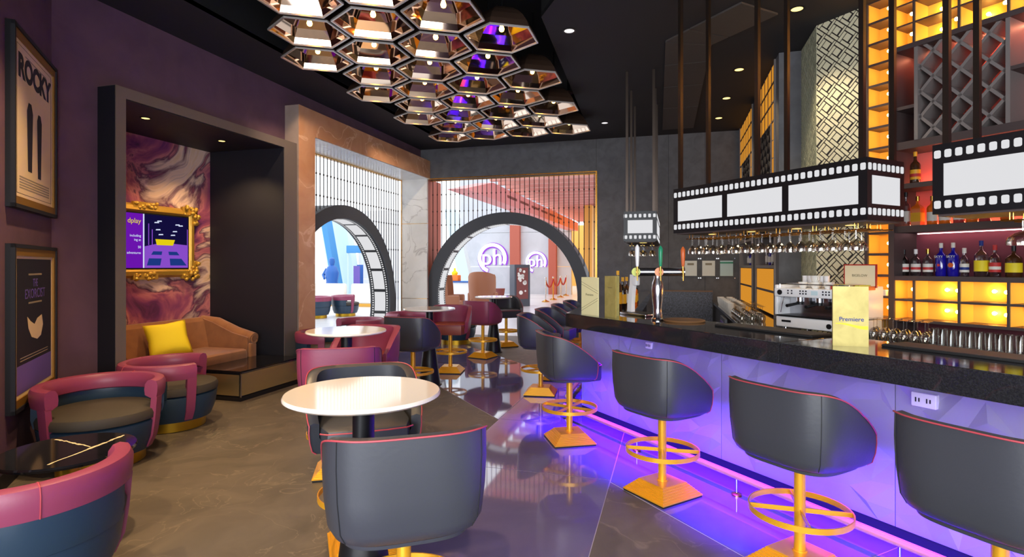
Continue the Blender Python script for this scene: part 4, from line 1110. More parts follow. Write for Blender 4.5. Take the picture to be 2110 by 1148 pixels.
def led_area(loc, rz, L, power, tilt=0., spread=80):
    l = bpy.data.lights.new('violet_glow', 'AREA'); l.shape = 'RECTANGLE'; l.size = L; l.size_y = .03; l.color = (.085, .002, 1); l.energy = power; l.spread = R(spread)
    o = bpy.data.objects.new('violet_glow', l); link(o, bar); o.location = loc; o.rotation_euler = (tilt, 0, rz); return o
mid = bw((SPL + SE) / 2, 3.0); led_area(rel(bar, mid)[:2] + (.955,), RB, SPL - SE - .3, 420, 0, 76)
led_area(rel(bar, (pc[0] - .04, 7.9))[:2] + (.955,), R(90), 3.4, 40)
# outlets on the bar front
for px, py, wd, hh_, lb in ((1338, 712, .075, .055, 'small white outlet plate under the bar top near the bent corner'), (1905, 825, .12, .075, 'white double outlet plate under the bar top below the gold menu')):
    s_ = s_at(px, NP); z_ = z_at(px, py, NP)
    z_ = min(z_, .925)
    o = thing('wall_outlet', lb, 'outlet', bw(s_, NP - .006, z_), RB)
    obj('plate', MB().rbox(-wd / 2, wd / 2, -.008, 0.03, -hh_ / 2, hh_ / 2, .006), 'outlet_white', o)
    for k in (-1, 1): obj('socket', MB().box(k * wd * .22 - .012, k * wd * .22 - .006, -.010, -.007, -.012, .012).box(k * wd * .22 + .004, k * wd * .22 + .010, -.010, -.007, -.010, .010), 'ink_dark', o)
# foot rail
fr_ = thing('foot_rail', 'long gold foot rail on short posts along the bar front', 'rail', bw(2.643, 3.07))
fr_.rotation_euler = (0, 0, RB)
obj('rail_tube', MB().cyl((2.643 - 4.78, 0, .135), (2.643 - SE, 0, .135), .022, n=14), 'rail_gold', fr_)
for k in range(-2, 5):
    x = k * 1.02
    p_ = obj('post', MB().cyl((x, 0, .004), (x, 0, .118), .009, n=10), 'steel', fr_); obj('flange', MB().lathe([(.034, .004), (.034, .016), (.02, .024)], 16, (x, 0, 0)), 'gold_metal', p_)
fr2 = thing('foot_rail', 'short gold foot rail along the far leg of the bar', 'rail', (U0 - .12, 6.0, 0))
obj('rail_tube', MB().cyl((0, 0, .135), (0, 3.6, .135), .022, n=12), 'rail_gold', fr2)
for k in range(4):
    p_ = obj('post', MB().cyl((0, .3 + k, .004), (0, .3 + k, .118), .009, n=8), 'steel', fr2); obj('flange', MB().lathe([(.034, .004), (.034, .016)], 12, (0, .3 + k, 0)), 'gold_metal', p_)

# ------------------------------------------------------------------ film-strip light boxes
def rrect(w_, h_, r, n=3):
    pts = []
    for cx_, cz_, a0 in ((w_ / 2 - r, h_ / 2 - r, 0), (-w_ / 2 + r, h_ / 2 - r, 90), (-w_ / 2 + r, -h_ / 2 + r, 180), (w_ / 2 - r, -h_ / 2 + r, 270)):
        for k in range(n + 1): a = R(a0 + 90 * k / n); pts.append((cx_ + r * math.cos(a), cz_ + r * math.sin(a)))
    return pts
perf = MB().prism_y(rrect(.034, .046, .009), -.003, .001).mesh('perforation')
def film_box(label, loc, rz, L, Dp, H, nl, ns, rods):
    t = thing('film_light_box', label, 'light box', loc, rz)
    obj('body', MB().box(0, L, 0, Dp, 0, H), 'black_metal', t)
    obj('underside', MB().box(.02, L - .02, .02, Dp - .02, -.012, 0), 'shelf_brown', t)
    def side(o, rot, length, nf, npf):
        bd = .052
        sd = bpy.data.objects.new('film_side', None); link(sd, t); sd.location = o; sd.rotation_euler = (0, 0, rot)
        fw = (length - .06) / nf
        for k in range(nf):
            x0 = .03 + k * fw + (.028 if nf > 1 else .022); x1 = .03 + (k + 1) * fw - (.028 if nf > 1 else .022)
            obj('film_frame', MB().box(x0, x1, -.002, .001, .105, H - .115), 'film_white', sd)
        for k in range(npf):
            x = length * (k + .5) / npf
            for z in (.055, H - .058): obj('perforation', perf, 'film_white', sd, (x, 0, z))
    side((0, 0, 0), 0, L, nl, int(L / .053)); side((L, 0, 0), R(90), Dp, ns, int(Dp / .050))
    side((L, Dp, 0), R(180), L, nl, int(L / .053)); side((0, Dp, 0), R(-90), Dp, ns, int(Dp / .050))
    for x, y in rods: obj('hanger_rod', MB().box(x - .016, x + .016, y - .016, y + .016, H, CE - loc[2]), 'bar_dark_rod', t)
    return t
ZB_, HB = 1.851, .406
def rack(parent, x0, x1, ys):
    rk = MB()
    for y in ys:
        for d in (-.02, .02): rk.cyl((x0, y + d, -.055), (x1, y + d, -.055), .004, n=6)
        x = x0 + .04
        while x < x1:
            rk.cyl((x, y - .02, -.055), (x, y - .02, 0), .003, n=5); rk.cyl((x, y + .02, -.055), (x, y + .02, 0), .003, n=5); x += .3
    obj('glass_rack', rk, 'gold_metal', parent)
    k = x0 + .15
    while k < x1:
        obj('under_lamp', MB().lathe([(.035, -.014), (.001, -.0145)], 14, (k, .25, 0)), 'downlight_warm', parent)
        l = bpy.data.lights.new('lamp_beam', 'SPOT'); l.energy = 7; l.color = (1, .80, .5); l.spot_size = R(130); l.spot_blend = .5; l.shadow_soft_size = .03
        o = bpy.data.objects.new('lamp_beam', l); link(o, parent); o.location = (k, .25, -.02); k += .42
b1 = film_box('long film strip light box with three lit frames, hung over the bar', bw(3.90, 3.70, ZB_), RB, 1.75, .42, HB, 3, 1,
              ((.06, .03), (.06, .38), (.89, .03), (.89, .38), (1.70, .03), (1.70, .38)))
b2 = film_box('film strip light box hung over the near end of the bar before the bottle shelves', bw(1.777, 3.70, ZB_), RB, 1.75, .42, HB, 3, 1,
              ((.06, .03), (.06, .38), (.89, .03), (.89, .38), (1.70, .03), (1.70, .38)))
q3 = atD(1285, 7.3)
b3 = film_box('film strip light box hung over the far leg of the bar', (q3[0], q3[1], 1.87), 0, .42, 1.75, .39, 1, 3,
              ((.04, .05), (.38, .05), (.04, .87), (.38, .87), (.04, 1.70), (.38, 1.70)))
rack(b1, .08, 1.70, (.10, .24, .36)); rack(b2, .30, 1.70, (.08, .24)); 
rk = MB()
for x in (.10, .24, .36):
    rk.cyl((x - .02, .05, -.055), (x - .02, 1.6, -.055), .004, n=6); rk.cyl((x + .02, .05, -.055), (x + .02, 1.6, -.055), .004, n=6)
    rk.cyl((x, .1, -.055), (x, .1, 0), .003, n=5); rk.cyl((x, 1.5, -.055), (x, 1.5, 0), .003, n=5)
obj('glass_rack', rk, 'gold_metal', b3); obj('under_lamp', MB().lathe([(.05, -.014), (.001, -.0145)], 14, (.24, .2, 0)), 'downlight_warm', b3)
# hanging stemware
def stem_glass(label, group, k=1., wide=1.):
    t = thing('hanging_glass', label, 'glass', (0, 0, 0), 0, group)
    obj('foot', MB().lathe([(.001, -.048), (.034, -.050), (.034, -.053), (.006, -.058)], 16), 'clear_glass', t)
    obj('stem', MB().lathe([(.005, -.058), (.0045, -.058 - .06 * k)], 8), 'clear_glass', t)
    z = -.058 - .06 * k
    obj('bowl', MB().lathe([(.005, z), (.02 * wide, z - .012), (.036 * wide, z - .035), (.040 * wide, z - .058), (.0385 * wide, z - .075), (.0375 * wide, z - .075), (.038 * wide, z - .058), (.034 * wide, z - .035), (.001, z - .006)], 18), 'clear_glass', t)
    return t
gl = stem_glass('stemmed glass hanging upside down under the long film light box', 'glasses under the long film light box')
first = True
for j, y in enumerate((.10, .24, .36)):
    x = .14 + .02 * j
    while x < 1.66:
        p = Vector(bw(3.90, 3.70, ZB_)); d = Matrix.Rotation(RB, 4, 'Z') @ Vector((x + random.uniform(-.01, .01), y, 0)); p += d
        if first: gl.location = p; first = False
        else: dup(gl, p, 0)
        x += .082 if j == 0 else .19
g2_ = stem_glass('wide stemmed glass hanging upside down under the near film light box', 'glasses under the near film light box', .95, 1.75); first = True
for y in (.08, .24):
    x = .40
    while x < 1.6:
        p = Vector(bw(1.777, 3.70, ZB_)) + Matrix.Rotation(RB, 4, 'Z') @ Vector((x + random.uniform(-.02, .02), y, 0))
        if first: g2_.location = p; first = False
        else: dup(g2_, p, 0)
        x += .17
g3_ = stem_glass('stemmed glass hanging upside down under the far film light box', 'glasses under the far film light box', .9, 1.2); first = True
for x in (.10, .24, .36):
    for k in range(4):
        p = (q3[0] + x, q3[1] + .12 + .13 * k, 1.87)
        if first: g3_.location = p; first = False
        else: dup(g3_, p, 0)

# ------------------------------------------------------------------ things on the bar top
def menu(label, pL, pR, hgt, m, txt=None, tilt=0.):
    p = ((pL[0] + pR[0]) / 2, (pL[1] + pR[1]) / 2, CT); wd = math.hypot(pR[0] - pL[0], pR[1] - pL[1]); rz = math.atan2(pR[1] - pL[1], pR[0] - pL[0])
    t = thing('standing_menu', label, 'menu', p, rz)
    obj('front_board', MB().box(-wd / 2, wd / 2, 0, .012, .0, hgt), m, t)
    obj('back_board', MB().add([(-wd / 2, .012, 0), (-wd / 2, .022, 0), (-wd / 2, .022, hgt), (-wd / 2, .012, hgt), (-wd / 2 + .03, .13, 0), (-wd / 2 + .04, .13, 0), (-wd / 2 + .04, .13, hgt), (-wd / 2 + .03, .13, hgt)],
        [(0, 1, 5, 4), (3, 7, 6, 2), (0, 4, 7, 3), (1, 2, 6, 5), (4, 5, 6, 7), (0, 3, 2, 1)]), m, t)
    return t, wd, hgt
t, wd, hg = menu('gold menu standing on the bar with a blue and yellow word mark', atz(1716, 712, CT), atz(1790, 715, CT), .335, 'menu_gold')
text('word_mark', 'Premiere', .033, 'ink_blue', t, (.004, -.0012, .150), (R(90), 0, 0), ext=.0004, bold=.0004)
sw = []
for k in range(13): f = k / 12; sw.append((-.075 + .16 * f, .128 - .012 * f + .004 * math.sin(f * 6)))
mb = MB()
for (x0, z0), (x1, z1) in zip(sw, sw[1:]): mb.add([(x0, -.0009, z0), (x1, -.0009, z1), (x1, -.0009, z1 - .012 - .008 * x1 / .08), (x0, -.0009, z0 - .012 - .008 * x0 / .08)], [(0, 1, 2, 3)])
obj('swoosh', mb, 'ink_yellow', t)
t, wd, hg = menu('pale cream menu with a film strip drawing standing at the bent corner of the bar', atz(1198, 647, CT), atz(1232, 651, CT), .345, 'menu_cream')
for z0, sl in ((.28, -.35), (.03, .45)):
    for d in (0, .022): obj('film_drawing', MB().add([(-wd / 2, -.0006, z0 + d), (wd / 2, -.0006, z0 + d + sl * wd), (wd / 2, -.0006, z0 + d + sl * wd + .003), (-wd / 2, -.0006, z0 + d + .003)], [(0, 1, 2, 3)]), 'ink_brown', t)
text('word_mark', 'Premiere', .030, 'ink_brown', t, (0, -.0010, .185), (R(90), 0, 0), ext=.0004)
t, wd, hg = menu('small gold menu standing behind the cream menu on the bar', atz(1246, 652, CT), atz(1268, 655, CT), .36, 'menu_gold')
text('word_mark', 'Premiere', .018, 'ink_brown', t, (0, -.0010, .26), (R(90), 0, 0), ext=.0004)
# beer tower
tp = atz(1355, 660, CT)
t = thing('beer_tower', 'chrome beer tower with three taps on the bar', 'beer tap', tp, R(4))
obj('column', MB().lathe([(.050, 0), (.052, .012), (.036, .03), (.034, .10), (.046, .19), (.050, .25), (.044, .31), (.030, .345), (.030, .37)], 28), 'steel', t)
obj('manifold', MB().cyl((-.19, 0, .40), (.21, 0, .40), .034, n=20).cyl((-.195, 0, .40), (-.175, 0, .40), .038, n=20).cyl((.195, 0, .40), (.215, 0, .40), .038, n=20), 'steel', t)
for k, (x, m, bm_, h) in enumerate(((-.165, 'white_plastic', 'badge_lime', .17), (.02, 'tap_green', 'badge_orange', .16), (.195, 'tap_orange', None, .15))):
    tp_ = obj('tap', MB().cyl((x, -.02, .40), (x, -.085, .40), .010, n=10).cyl((x, -.085, .415), (x, -.095, .33), .008, .006, 10).cyl((x, -.075, .40), (x, -.075, .445), .009, n=10), 'gold_metal', t)
    obj('handle', MB().lathe([(.010, .445), (.013, .46), (.017, .445 + h * .6), (.018, .445 + h * .9), (.010, .445 + h), (.003, .455 + h)], 12, (x, -.075, 0)), m, tp_)
    if bm_: obj('badge', MB().cyl((x - .01, -.035, .40), (x - .01, -.045, .40), .036, n=18), bm_, tp_)
wp = atz(1303, 648, CT)
t = thing('white_tap_stand', 'tall white curved plastic dispenser stand next to the beer tower', 'dispenser', wp, RB)
pts = [(-.02, 0, 0), (-.018, 0, .10), (-.005, 0, .20), (.010, 0, .28), (.012, 0, .37)]
mb = MB(); vs = []
for x, y, z in pts:
    for a, b in ((-.032, -.02), (.032, -.02), (.032, .02), (-.032, .02)): vs.append((x + a * (1 - .25 * z / .37), y + b, z))
mb.add(vs, [(i * 4 + k, i * 4 + (k + 1) % 4, i * 4 + 4 + (k + 1) % 4, i * 4 + 4 + k) for i in range(4) for k in range(4)] + [(3, 2, 1, 0), (16, 17, 18, 19)]); obj('stand', mb, 'white_plastic', t)
obj('head', MB().rbox(.02, .085, -.025, .025, .27, .35, .015), 'white_plastic', t)
dt = thing('drip_tray', 'stainless drip tray on the bar beside the beer tower', 'tray', bw(3.97, 3.37, CT), RB); obj('pan', MB().rbox(-.2, .16, -.08, .12, 0, .022, .008), 'steel', dt); obj('grille', MB().box(-.18, .14, -.06, .10, .022, .025), 'black_metal', dt)
wbd = thing('serving_board', 'round wooden board lying on the bar beyond the beer tower', 'board', bw(3.38, 3.32, CT)); obj('disc', MB().lathe([(.16, 0), (.165, .008), (.16, .016)], 32), 'wood_edge', wbd)
for s_, L_, lb in ((2.62, .78, 'black rubber bar mat under the long film light box'), (1.32, 1.0, 'black rubber bar mat beside the gold menu')):
    o = thing('bar_mat', lb, 'mat', bw(s_, 3.36, CT), RB); obj('mat_body', MB().rbox(-L_ / 2, L_ / 2, -.10, .13, 0, .014, .006), 'black_rubber', o); obj('mat_edge', MB().box(-L_ / 2 + .02, L_ / 2 - .02, -.085, .115, .014, .0155), 'dark_panel', o)

# ------------------------------------------------------------------ bottles
def bottle(label, p, h, r, body, cap, lab=None, neck=.32, group=None, rz=0., square=False, lab2=None):
    t = thing('bottle', label, 'bottle', p, rz, group); n = 4 if square else 18; rr = r * (1.25 if square else 1)
    sh = h * (1 - neck)
    obj('body', MB().lathe([(rr * .92, 0), (rr, .008), (rr, sh * .86), (rr * .85, sh * .95), (rr * .42, sh * 1.04), (.013, sh * 1.12), (.013, h - .03)], n, smooth=not square, a0=R(45) if square else 0), body, t)
    obj('cap', MB().lathe([(.0155, h - .045), (.0155, h - .002), (.012, h)], 12), cap, t)
    if lab:
        obj('label_band', MB().lathe([(rr * 1.012, sh * .22), (rr * 1.012, sh * .66)], n, smooth=not square, a0=R(45) if square else 0), lab, t)
        if lab2: obj('label_mark', MB().lathe([(rr * 1.02, sh * .34), (rr * 1.02, sh * .48)], n, smooth=not square, a0=R(45) if square else 0), lab2, t)
    return t
SH1, SH2, SH3 = 1.457, 1.92, 2.31
def on_shelf(px, z, n=NB + .16): return bw(s_at(px, n), n, z)
spec = [(1863, 'bottle_black', 'black_metal', 'label_white', 'dark rum bottle with a white label at the left end of the vodka shelf', .25, .040, 'label_red'),
        (1887, 'bottle_clear', 'white_plastic', 'label_white', 'clear rum bottle with a white cap and white label', .25, .040, 'label_red'),
        (1912, 'bottle_clear', 'gold_metal', 'label_white', 'clear rum bottle with a gold cap and red and white label', .25, .040, 'label_red'),
        (1939, 'bottle_blue', 'label_white', None, 'cobalt blue vodka bottle beside the rum bottles', .30, .043, None),
        (1964, 'bottle_blue', 'label_white', None, 'cobalt blue vodka bottle with an orange disc on its front', .30, .043, None),
        (1987, 'bottle_clear', 'label_white', 'label_white', 'clear slim bottle next to the blue vodka bottles', .25, .034, 'ink_blue'),
        (2022, 'bottle_clear', 'ink_blue', 'label_yellow', 'clear gin bottle with a yellow label', .31, .050, None),
        (2050, 'bottle_clear', 'label_red', 'label_red', 'clear bottle with a red and white label', .27, .040, 'label_white'),
        (2089, 'bottle_brown', 'black_metal', 'label_yellow', 'dark round bottle with a wide yellow label', .26, .055, None),
        (2140, 'bottle_green', 'gold_metal', 'label_white', 'green bottle beyond the dark round bottle', .29, .042, None)]
for px, bm_, cp, lb, label, h, r, l2 in spec:
    b = bottle(label, on_shelf(px, SH1), h, r, bm_, cp, lb, lab2=l2, rz=RB)
    if bm_ == 'bottle_blue':
        z = .10; obj('disc_mark' if px > 1950 else 'red_mark', MB().cyl((0, -r * 1.0, z), (0, -r * 1.03, z), .021 if px > 1950 else .012, n=16), 'tap_orange' if px > 1950 else 'label_red', b)
        text('lettering', 'SKYY', .030, 'label_white', b, (0, -r * 1.02, .175), (R(90), 0, 0), ext=.0006)
spec = [(1867, 'bottle_clear', 'black_metal', 'label_white', 'clear whiskey bottle with a black stopper on the upper shelf', .33, .036),
        (1891, 'bottle_orange', 'gold_metal', 'label_gold', 'square amber whiskey bottle on the upper shelf', .28, .045),
        (1921, 'bottle_orange', 'gold_metal', 'label_white', 'amber bottle on the upper shelf beside the square whiskey bottle', .27, .042),
        (1947, 'bottle_orange', 'black_metal', 'label_white', 'amber bottle with a white label below the near film box', .26, .045),
        (1976, 'bottle_red', 'label_red', 'label_white', 'red bottle with a white label below the near film box', .25, .042),
        (2003, 'bottle_orange', 'gold_metal', 'label_gold', 'amber bottle with a gold label below the near film box', .26, .042),
        (2030, 'bottle_red', 'gold_metal', 'label_red', 'red liqueur bottle with a red label on the upper shelf', .27, .042),
        (2075, 'bottle_orange', 'gold_metal', 'label_white', 'amber bottle near the right end of the upper shelf', .26, .045)]
for i, (px, bm_, cp, lb, label, h, r) in enumerate(spec): bottle(label, on_shelf(px, SH2), h, r, bm_, cp, lb, rz=RB, square=(i == 1))
bottle('dark coffee liqueur bottle with a yellow label alone on the red shelf', on_shelf(1886, SH3), .31, .042, 'bottle_brown', 'label_gold', 'label_gold', lab2='label_red', rz=RB)

# ------------------------------------------------------------------ back bar cabinet (parallel to the bar)
def bl(s): return -s
SC_L, SC_R = s_at(1790, NB), s_at(1833, NB)
bulbm = MB().sphere((0, 0, 0), .016, 10, 6).cyl((0, .012, 0), (0, .03, 0), .009, n=8).mesh('bulb')
def bulb(parent, x, y, z): return obj('bulb', bulbm, 'bulb_warm', parent, (x, y, z))
mq = thing('marquee_column', 'tall column of amber lit cells with bulbs beside the patterned pillar', 'shelf unit', bw(0, NB), RB)
x0, x1 = bl(SC_L), bl(SC_R); DP = .20
obj('side_board', MB().box(x0 - .03, x0, -.02, DP, .9, CE), 'shelf_brown', mq); obj('side_board', MB().box(x1, x1 + .05, -.02, DP + .2, .9, CE), 'shelf_brown', mq)
obj('backing', MB().box(x0, x1, DP - .02, DP, .9, CE), 'amber_panel', mq)
obj('inner_lining', MB().box(x0, x0 + .004, 0, DP - .02, .9, CE).box(x1 - .004, x1, 0, DP - .02, .9, CE), 'amber_panel', mq)
zz = [1.05 + .2035 * k for k in range(16)]
for z in zz: obj('shelf', MB().box(x0, x1, -.015, DP - .02, z - .011, z + .011), 'shelf_brown', mq)
for z in zz[:-1]: bulb(mq, x1 - .022, .03, z + .105)
cab = thing('back_bar_cabinet', 'tall bottle cabinet with amber lit cells, red shelves and a wine lattice behind the bar', 'cabinet', bw(0, NB), RB)
cx = [bl(s_at(p, NB)) for p in (1842, 1884, 1977, 2079)]; cx += [cx[-1] + .40, cx[-1] + .80, cx[-1] + 1.2]
X0, X1 = cx[0], cx[-1]; DB = .38
obj('backing', MB().box(X0, X1, DB - .02, DB + .02, .9, CE), 'maroon_panel', cab)
obj('coral_backing', MB().box(X0, X1, DB - .03, DB - .021, SH2, 3.58), 'coral_panel', cab)
obj('side_board', MB().box(X0 - .005, X0 + .012, -.01, DB, .9, CE), 'shelf_brown', cab)
for z0, z1 in ((1.035, 1.06), (1.225, 1.245), (1.415, SH1), (1.86, SH2), (2.265, SH3), (2.63, 2.70), (3.545, 3.59), (3.765, 3.78), (3.955, 3.97)):
    obj('shelf', MB().box(X0, X1, -.015 if z1 < 1.5 or z0 > 3.5 else .0, DB - .02, z0, z1), 'shelf_brown', cab)
for lo, hi in ((1.06, 1.415), (3.59, CE)):
    obj('amber_backing', MB().box(X0, X1, .20, .206, lo, hi), 'amber_panel', cab)
    for i, x in enumerate(cx):
        obj('divider', MB().box(x - .009, x + .009, -.012, .20, lo, hi), 'shelf_brown', cab)
        if i: obj('divider_lining', MB().box(x - .014, x - .009, .0, .20, lo, hi), 'amber_panel', cab)
        if i < len(cx) - 1: obj('divider_lining', MB().box(x + .009, x + .014, .0, .20, lo, hi), 'amber_panel', cab)
for i in range(len(cx) - 1):
    for z in (1.15, 1.335):
        bulb(cab, cx[i + 1] - .035, .05, z)
        if i: bulb(cab, (cx[i] + cx[i + 1]) / 2 + .01, .16, z)
    for z in (3.685, 3.87, 4.03):
        bulb(cab, cx[i + 1] - .035, .03, z)
        if i: bulb(cab, (cx[i] + cx[i + 1]) / 2 - .03, .16, z)
# wine lattice
LX0, LX1, LZ0, LZ1 = bl(s_at(1884, NB)), bl(s_at(2082, NB)), 2.70, 3.545
def lattice(parent, lx0, lx1, lz0, lz1, pitch, wd, y0, y1, m, slope=1.):
    """two crossing families of diagonal boards clipped to the rectangle"""
    Lw, Lh = lx1 - lx0, lz1 - lz0
    for sgn in (1, -1):
        k = -int(Lh * slope / pitch) - 2
        while k * pitch < Lw + Lh * slope:
            c_ = k * pitch; k += 1
            poly = [(lx0, lz0), (lx1, lz0), (lx1, lz1), (lx0, lz1)]
            xx0 = lx0 if sgn == 1 else lx1
            # line: sgn*(x-xx0) + slope*(z-lz0) = c
            q = clip(clip(poly, sgn, slope, c_ + sgn * xx0 + slope * lz0 + wd), -sgn, -slope, -(c_ + sgn * xx0 + slope * lz0 - wd))
            if len(q) > 2 and max(math.hypot(a[0] - b[0], a[1] - b[1]) for a in q for b in q) > .05:
                obj('lattice_board', MB().prism_y(q, y0, y1), m, parent)
lattice(cab, LX0 + .02, LX1 - .02, LZ0, LZ1, .205, .017, .012, .25, 'lattice_grey', .9)
obj('lattice_stile', MB().box(LX0, LX0 + .03, -.005, .26, LZ0, LZ1), 'lattice_grey', cab); obj('lattice_stile', MB().box(LX1 - .03, LX1, -.005, .26, LZ0, LZ1), 'lattice_grey', cab)
for x in cx[4:]: obj('divider', MB().box(x - .012, x + .012, 0, DB - .02, 1.457, 3.545), 'shelf_brown', cab)
obj('shelf', MB().box(X0, LX0, .0, DB - .02, 3.0, 3.03), 'shelf_brown', cab); obj('shelf', MB().box(LX1, X1, .0, DB - .02, 3.12, 3.15), 'shelf_brown', cab)
# strip lights in the cabinet; the rose one is an added fill
emis('strip_coral', (255, 150, 110), 40)
obj('strip_lamp', MB().box(X0 + .05, X1 - .05, .275, .29, 3.53, 3.54), 'strip_coral', cab)
obj('strip_lamp', MB().box(X0 + .05, X1 - .05, .275, .29, SH2 + .002, SH2 + .008), 'strip_coral', cab)
obj('strip_lamp', MB().box(X0 + .05, X1 - .05, .275, .29, SH3 + .002, SH3 + .008), 'strip_coral', cab)
emis('rose_fill', (255, 190, 190), 12)  # strip added only to brighten the maroon back of the shelf
obj('strip_lamp', MB().box(X0 + .05, X1 - .05, .30, .312, 1.852, 1.858), 'rose_fill', cab)
# back counter running round the work aisle
bc = thing('back_counter', 'dark brown back counter running below the bottle cabinet', 'counter', bw(1.5, 5.1))
ic = isec(4.75, .72); q1 = [ic, (.72, 7.2), (1.40, 7.2), bw(S0 - .02, NB - .008)[:2], bw(SE, NB - .008)[:2], bw(SE, 4.75)[:2]]
obj('worktop', MB().prism([rel(bc, p) for p in q1], .865, .90), 'granite_polish', bc)
obj('cabinet_body', MB().prism([rel(bc, p) for p in [isec(4.79, .76), (.76, 7.2), (1.38, 7.2), bw(S0 - .02, NB - .012)[:2], bw(SE, NB - .012)[:2], bw(SE, 4.79)[:2]]], 0, .865), 'dark_panel', bc)
bc2 = thing('back_counter', 'dark brown side counter running below the far shelf units', 'counter', (1.0, 9.2, 0))
obj('worktop', MB().box(-.28, .22, -1.998, 1.98, .865, .90), 'granite_polish', bc2); obj('cabinet_body', MB().box(-.24, .22, -1.998, 1.98, 0, .865), 'dark_panel', bc2)
lwall = thing('granite_half_wall', 'low black speckled granite half wall before the grey back wall', 'half wall', (0, 10.62, 0))
obj('slab', MB().box(-.34, .715, 0, .12, 0, 1.08), 'speckle_granite', lwall); obj('capping', MB().box(-.34, .715, -.01, .13, 1.08, 1.10), 'wood_edge', lwall)
fg = thing('glass_door_fridge', 'under-counter fridge with a pale glass door in the back counter', 'fridge', (.70, 8.2, 0))
obj('door_frame', MB().box(-.02, .01, -.35, .35, .08, .84), 'steel', fg); obj('door_glass', MB().box(-.026, -.02, -.31, .31, .14, .78), 'poster_violet', fg)

# patterned pillar: cream pieces laid over dark boards
pil = thing('patterned_pillar', 'square pillar clad in a cream and black woven diamond lattice', 'pillar', c0, 0)
Lp = S0 - S1; Lv = .90
fp = [(0, 0), tuple(a - b for a, b in zip(bw(S1, NB)[:2], c0[:2])), tuple(a - b for a, b in zip(bw(S1, NB + .4)[:2], c0[:2])), (0.35, Lv), (0, Lv)]
obj('core', MB().prism(fp, .9, CE), 'dark_lattice', pil)
def weave(L, H, P, name, m, loc, rz, z0):
    mb = MB(); c45 = math.sqrt(.5)
    rng = int((L + H) / P) + 3
    def put_(a0, a1, b0, b1):
        q = [((a - b) * c45, (a + b) * c45) for a, b in ((a0, b0), (a1, b0), (a1, b1), (a0, b1))]
        q = clip(clip(clip(clip(q, 1, 0, L), -1, 0, 0), 0, 1, H), 0, -1, 0)
        if len(q) > 2: mb.prism_y([(x, z) for x, z in q], -.006, .001)
    for i in range(-rng, rng):
        for j in range(-rng, rng):
            a, b = i * P, j * P
            cx_, cz_ = (a - b) * c45, (a + b) * c45
            if cx_ < -P * 1.5 or cx_ > L + P * 1.5 or cz_ < -P * 1.5 or cz_ > H + P * 1.5: continue
            u = P / 10.4
            put_(a - 2.1 * u, a + 2.1 * u, b - 2.1 * u, b + 2.1 * u)
            put_(a + 2.9 * u, a + 4.8 * u, b - 2.9 * u, b + 4.8 * u); put_(a - 4.8 * u, a + 2.1 * u, b + 2.9 * u, b + 4.8 * u)
            put_(a - 4.8 * u, a - 2.9 * u, b - 4.8 * u, b + 2.1 * u); put_(a - 2.1 * u, a + 4.8 * u, b - 4.8 * u, b - 3.7 * u)
    o = obj(name, mb, m, pil, loc, (0, 0, rz)); o['kind'] = 'stuff'
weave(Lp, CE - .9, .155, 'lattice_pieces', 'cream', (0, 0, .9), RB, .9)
weave(Lv, CE - .9, .155, 'lattice_pieces', 'cream_shaded', (0, Lv, .9), R(-90), .9)

# far shelves along the right wall
def far_unit(label, v0, v1):
    t = thing('far_shelf_unit', label, 'shelf unit', (1.24, v1, 0), R(-90))       # local x: towards the camera, -y: into the room
    L = v1 - v0
    obj('backing', MB().box(0, L, .30, .32, .9, CE), 'maroon_panel', t)
    for x in (0, L): obj('side_board', MB().box(x - .02, x + .02, -.02, .30, .9, CE), 'lattice_grey', t)
    nc = 6; cw = L / nc; rows = [(3.38, 3.61), (3.62, 3.85), (3.86, 4.09)]
    for z0, z1 in rows:
        for k in range(nc): obj('amber_pane', MB().box(k * cw + .012, (k + 1) * cw - .012, -.002, .008, z0 + .01, z1 - .01), 'amber_glow', t)
        obj('shelf', MB().box(0, L, -.008, .3, z0 - .008, z0 + .008), 'shelf_brown', t)
    for k in range(nc + 1): obj('divider', MB().box(k * cw - .008, k * cw + .008, -.008, .05, 3.37, CE), 'shelf_brown', t)
    for k in range(6):
        z = 2.02 + k * .225
        for x0_ in (.03, L - cw + .03): obj('amber_pane', MB().box(x0_, x0_ + cw - .06, -.002, .008, z + .01, z + .215), 'amber_glow', t)
    obj('stile', MB().box(cw - .02, cw + .02, -.015, .3, 1.98, 3.37), 'lattice_grey', t); obj('stile', MB().box(L - cw - .02, L - cw + .02, -.015, .3, 1.98, 3.37), 'lattice_grey', t)
    lattice(t, cw + .02, L - cw - .02, 2.02, 3.37, .24, .03, 0, .2, 'dark_lattice')
    for z in (1.55, 1.98): obj('shelf', MB().box(0, L, -.02, .3, z - .03, z + .01), 'lattice_grey', t)
    for k in range(3):
        for z0, z1 in ((.93, 1.21), (1.23, 1.51)): obj('amber_pane', MB().box(.04 + k * (L - .08) / 3 + .015, .04 + (k + 1) * (L - .08) / 3 - .015, -.002, .008, z0, z1), 'amber_glow', t)
    obj('rail', MB().box(0, L, -.01, .05, 1.205, 1.235), 'shelf_brown', t)
    for i in range(5):
        x = .3 + i * (L - .6) / 4; p = (1.24 + .12, v1 - x, 1.56)
        bottle('bottle on the far shelf unit ' + ('nearest the grey pier' if v0 < 9 else 'next to the back wall'), p, (.30, .27, .32, .26, .29)[i], .042, ('bottle_clear', 'bottle_blue', 'bottle_clear', 'bottle_green', 'bottle_clear')[i], 'label_white', 'label_white',
               group='bottles on the far shelf unit ' + ('by the pier' if v0 < 9 else 'by the back wall'))
far_unit('tall shelf unit with amber panes and dark lattice next to the grey pier', 7.52, 9.12)
far_unit('tall shelf unit with amber panes and dark lattice next to the back wall', 9.50, 11.15)
obj('grey_pier', MB().box(1.24, 1.6, 9.14, 9.48, 0, CE), 'dark_panel', wrt)

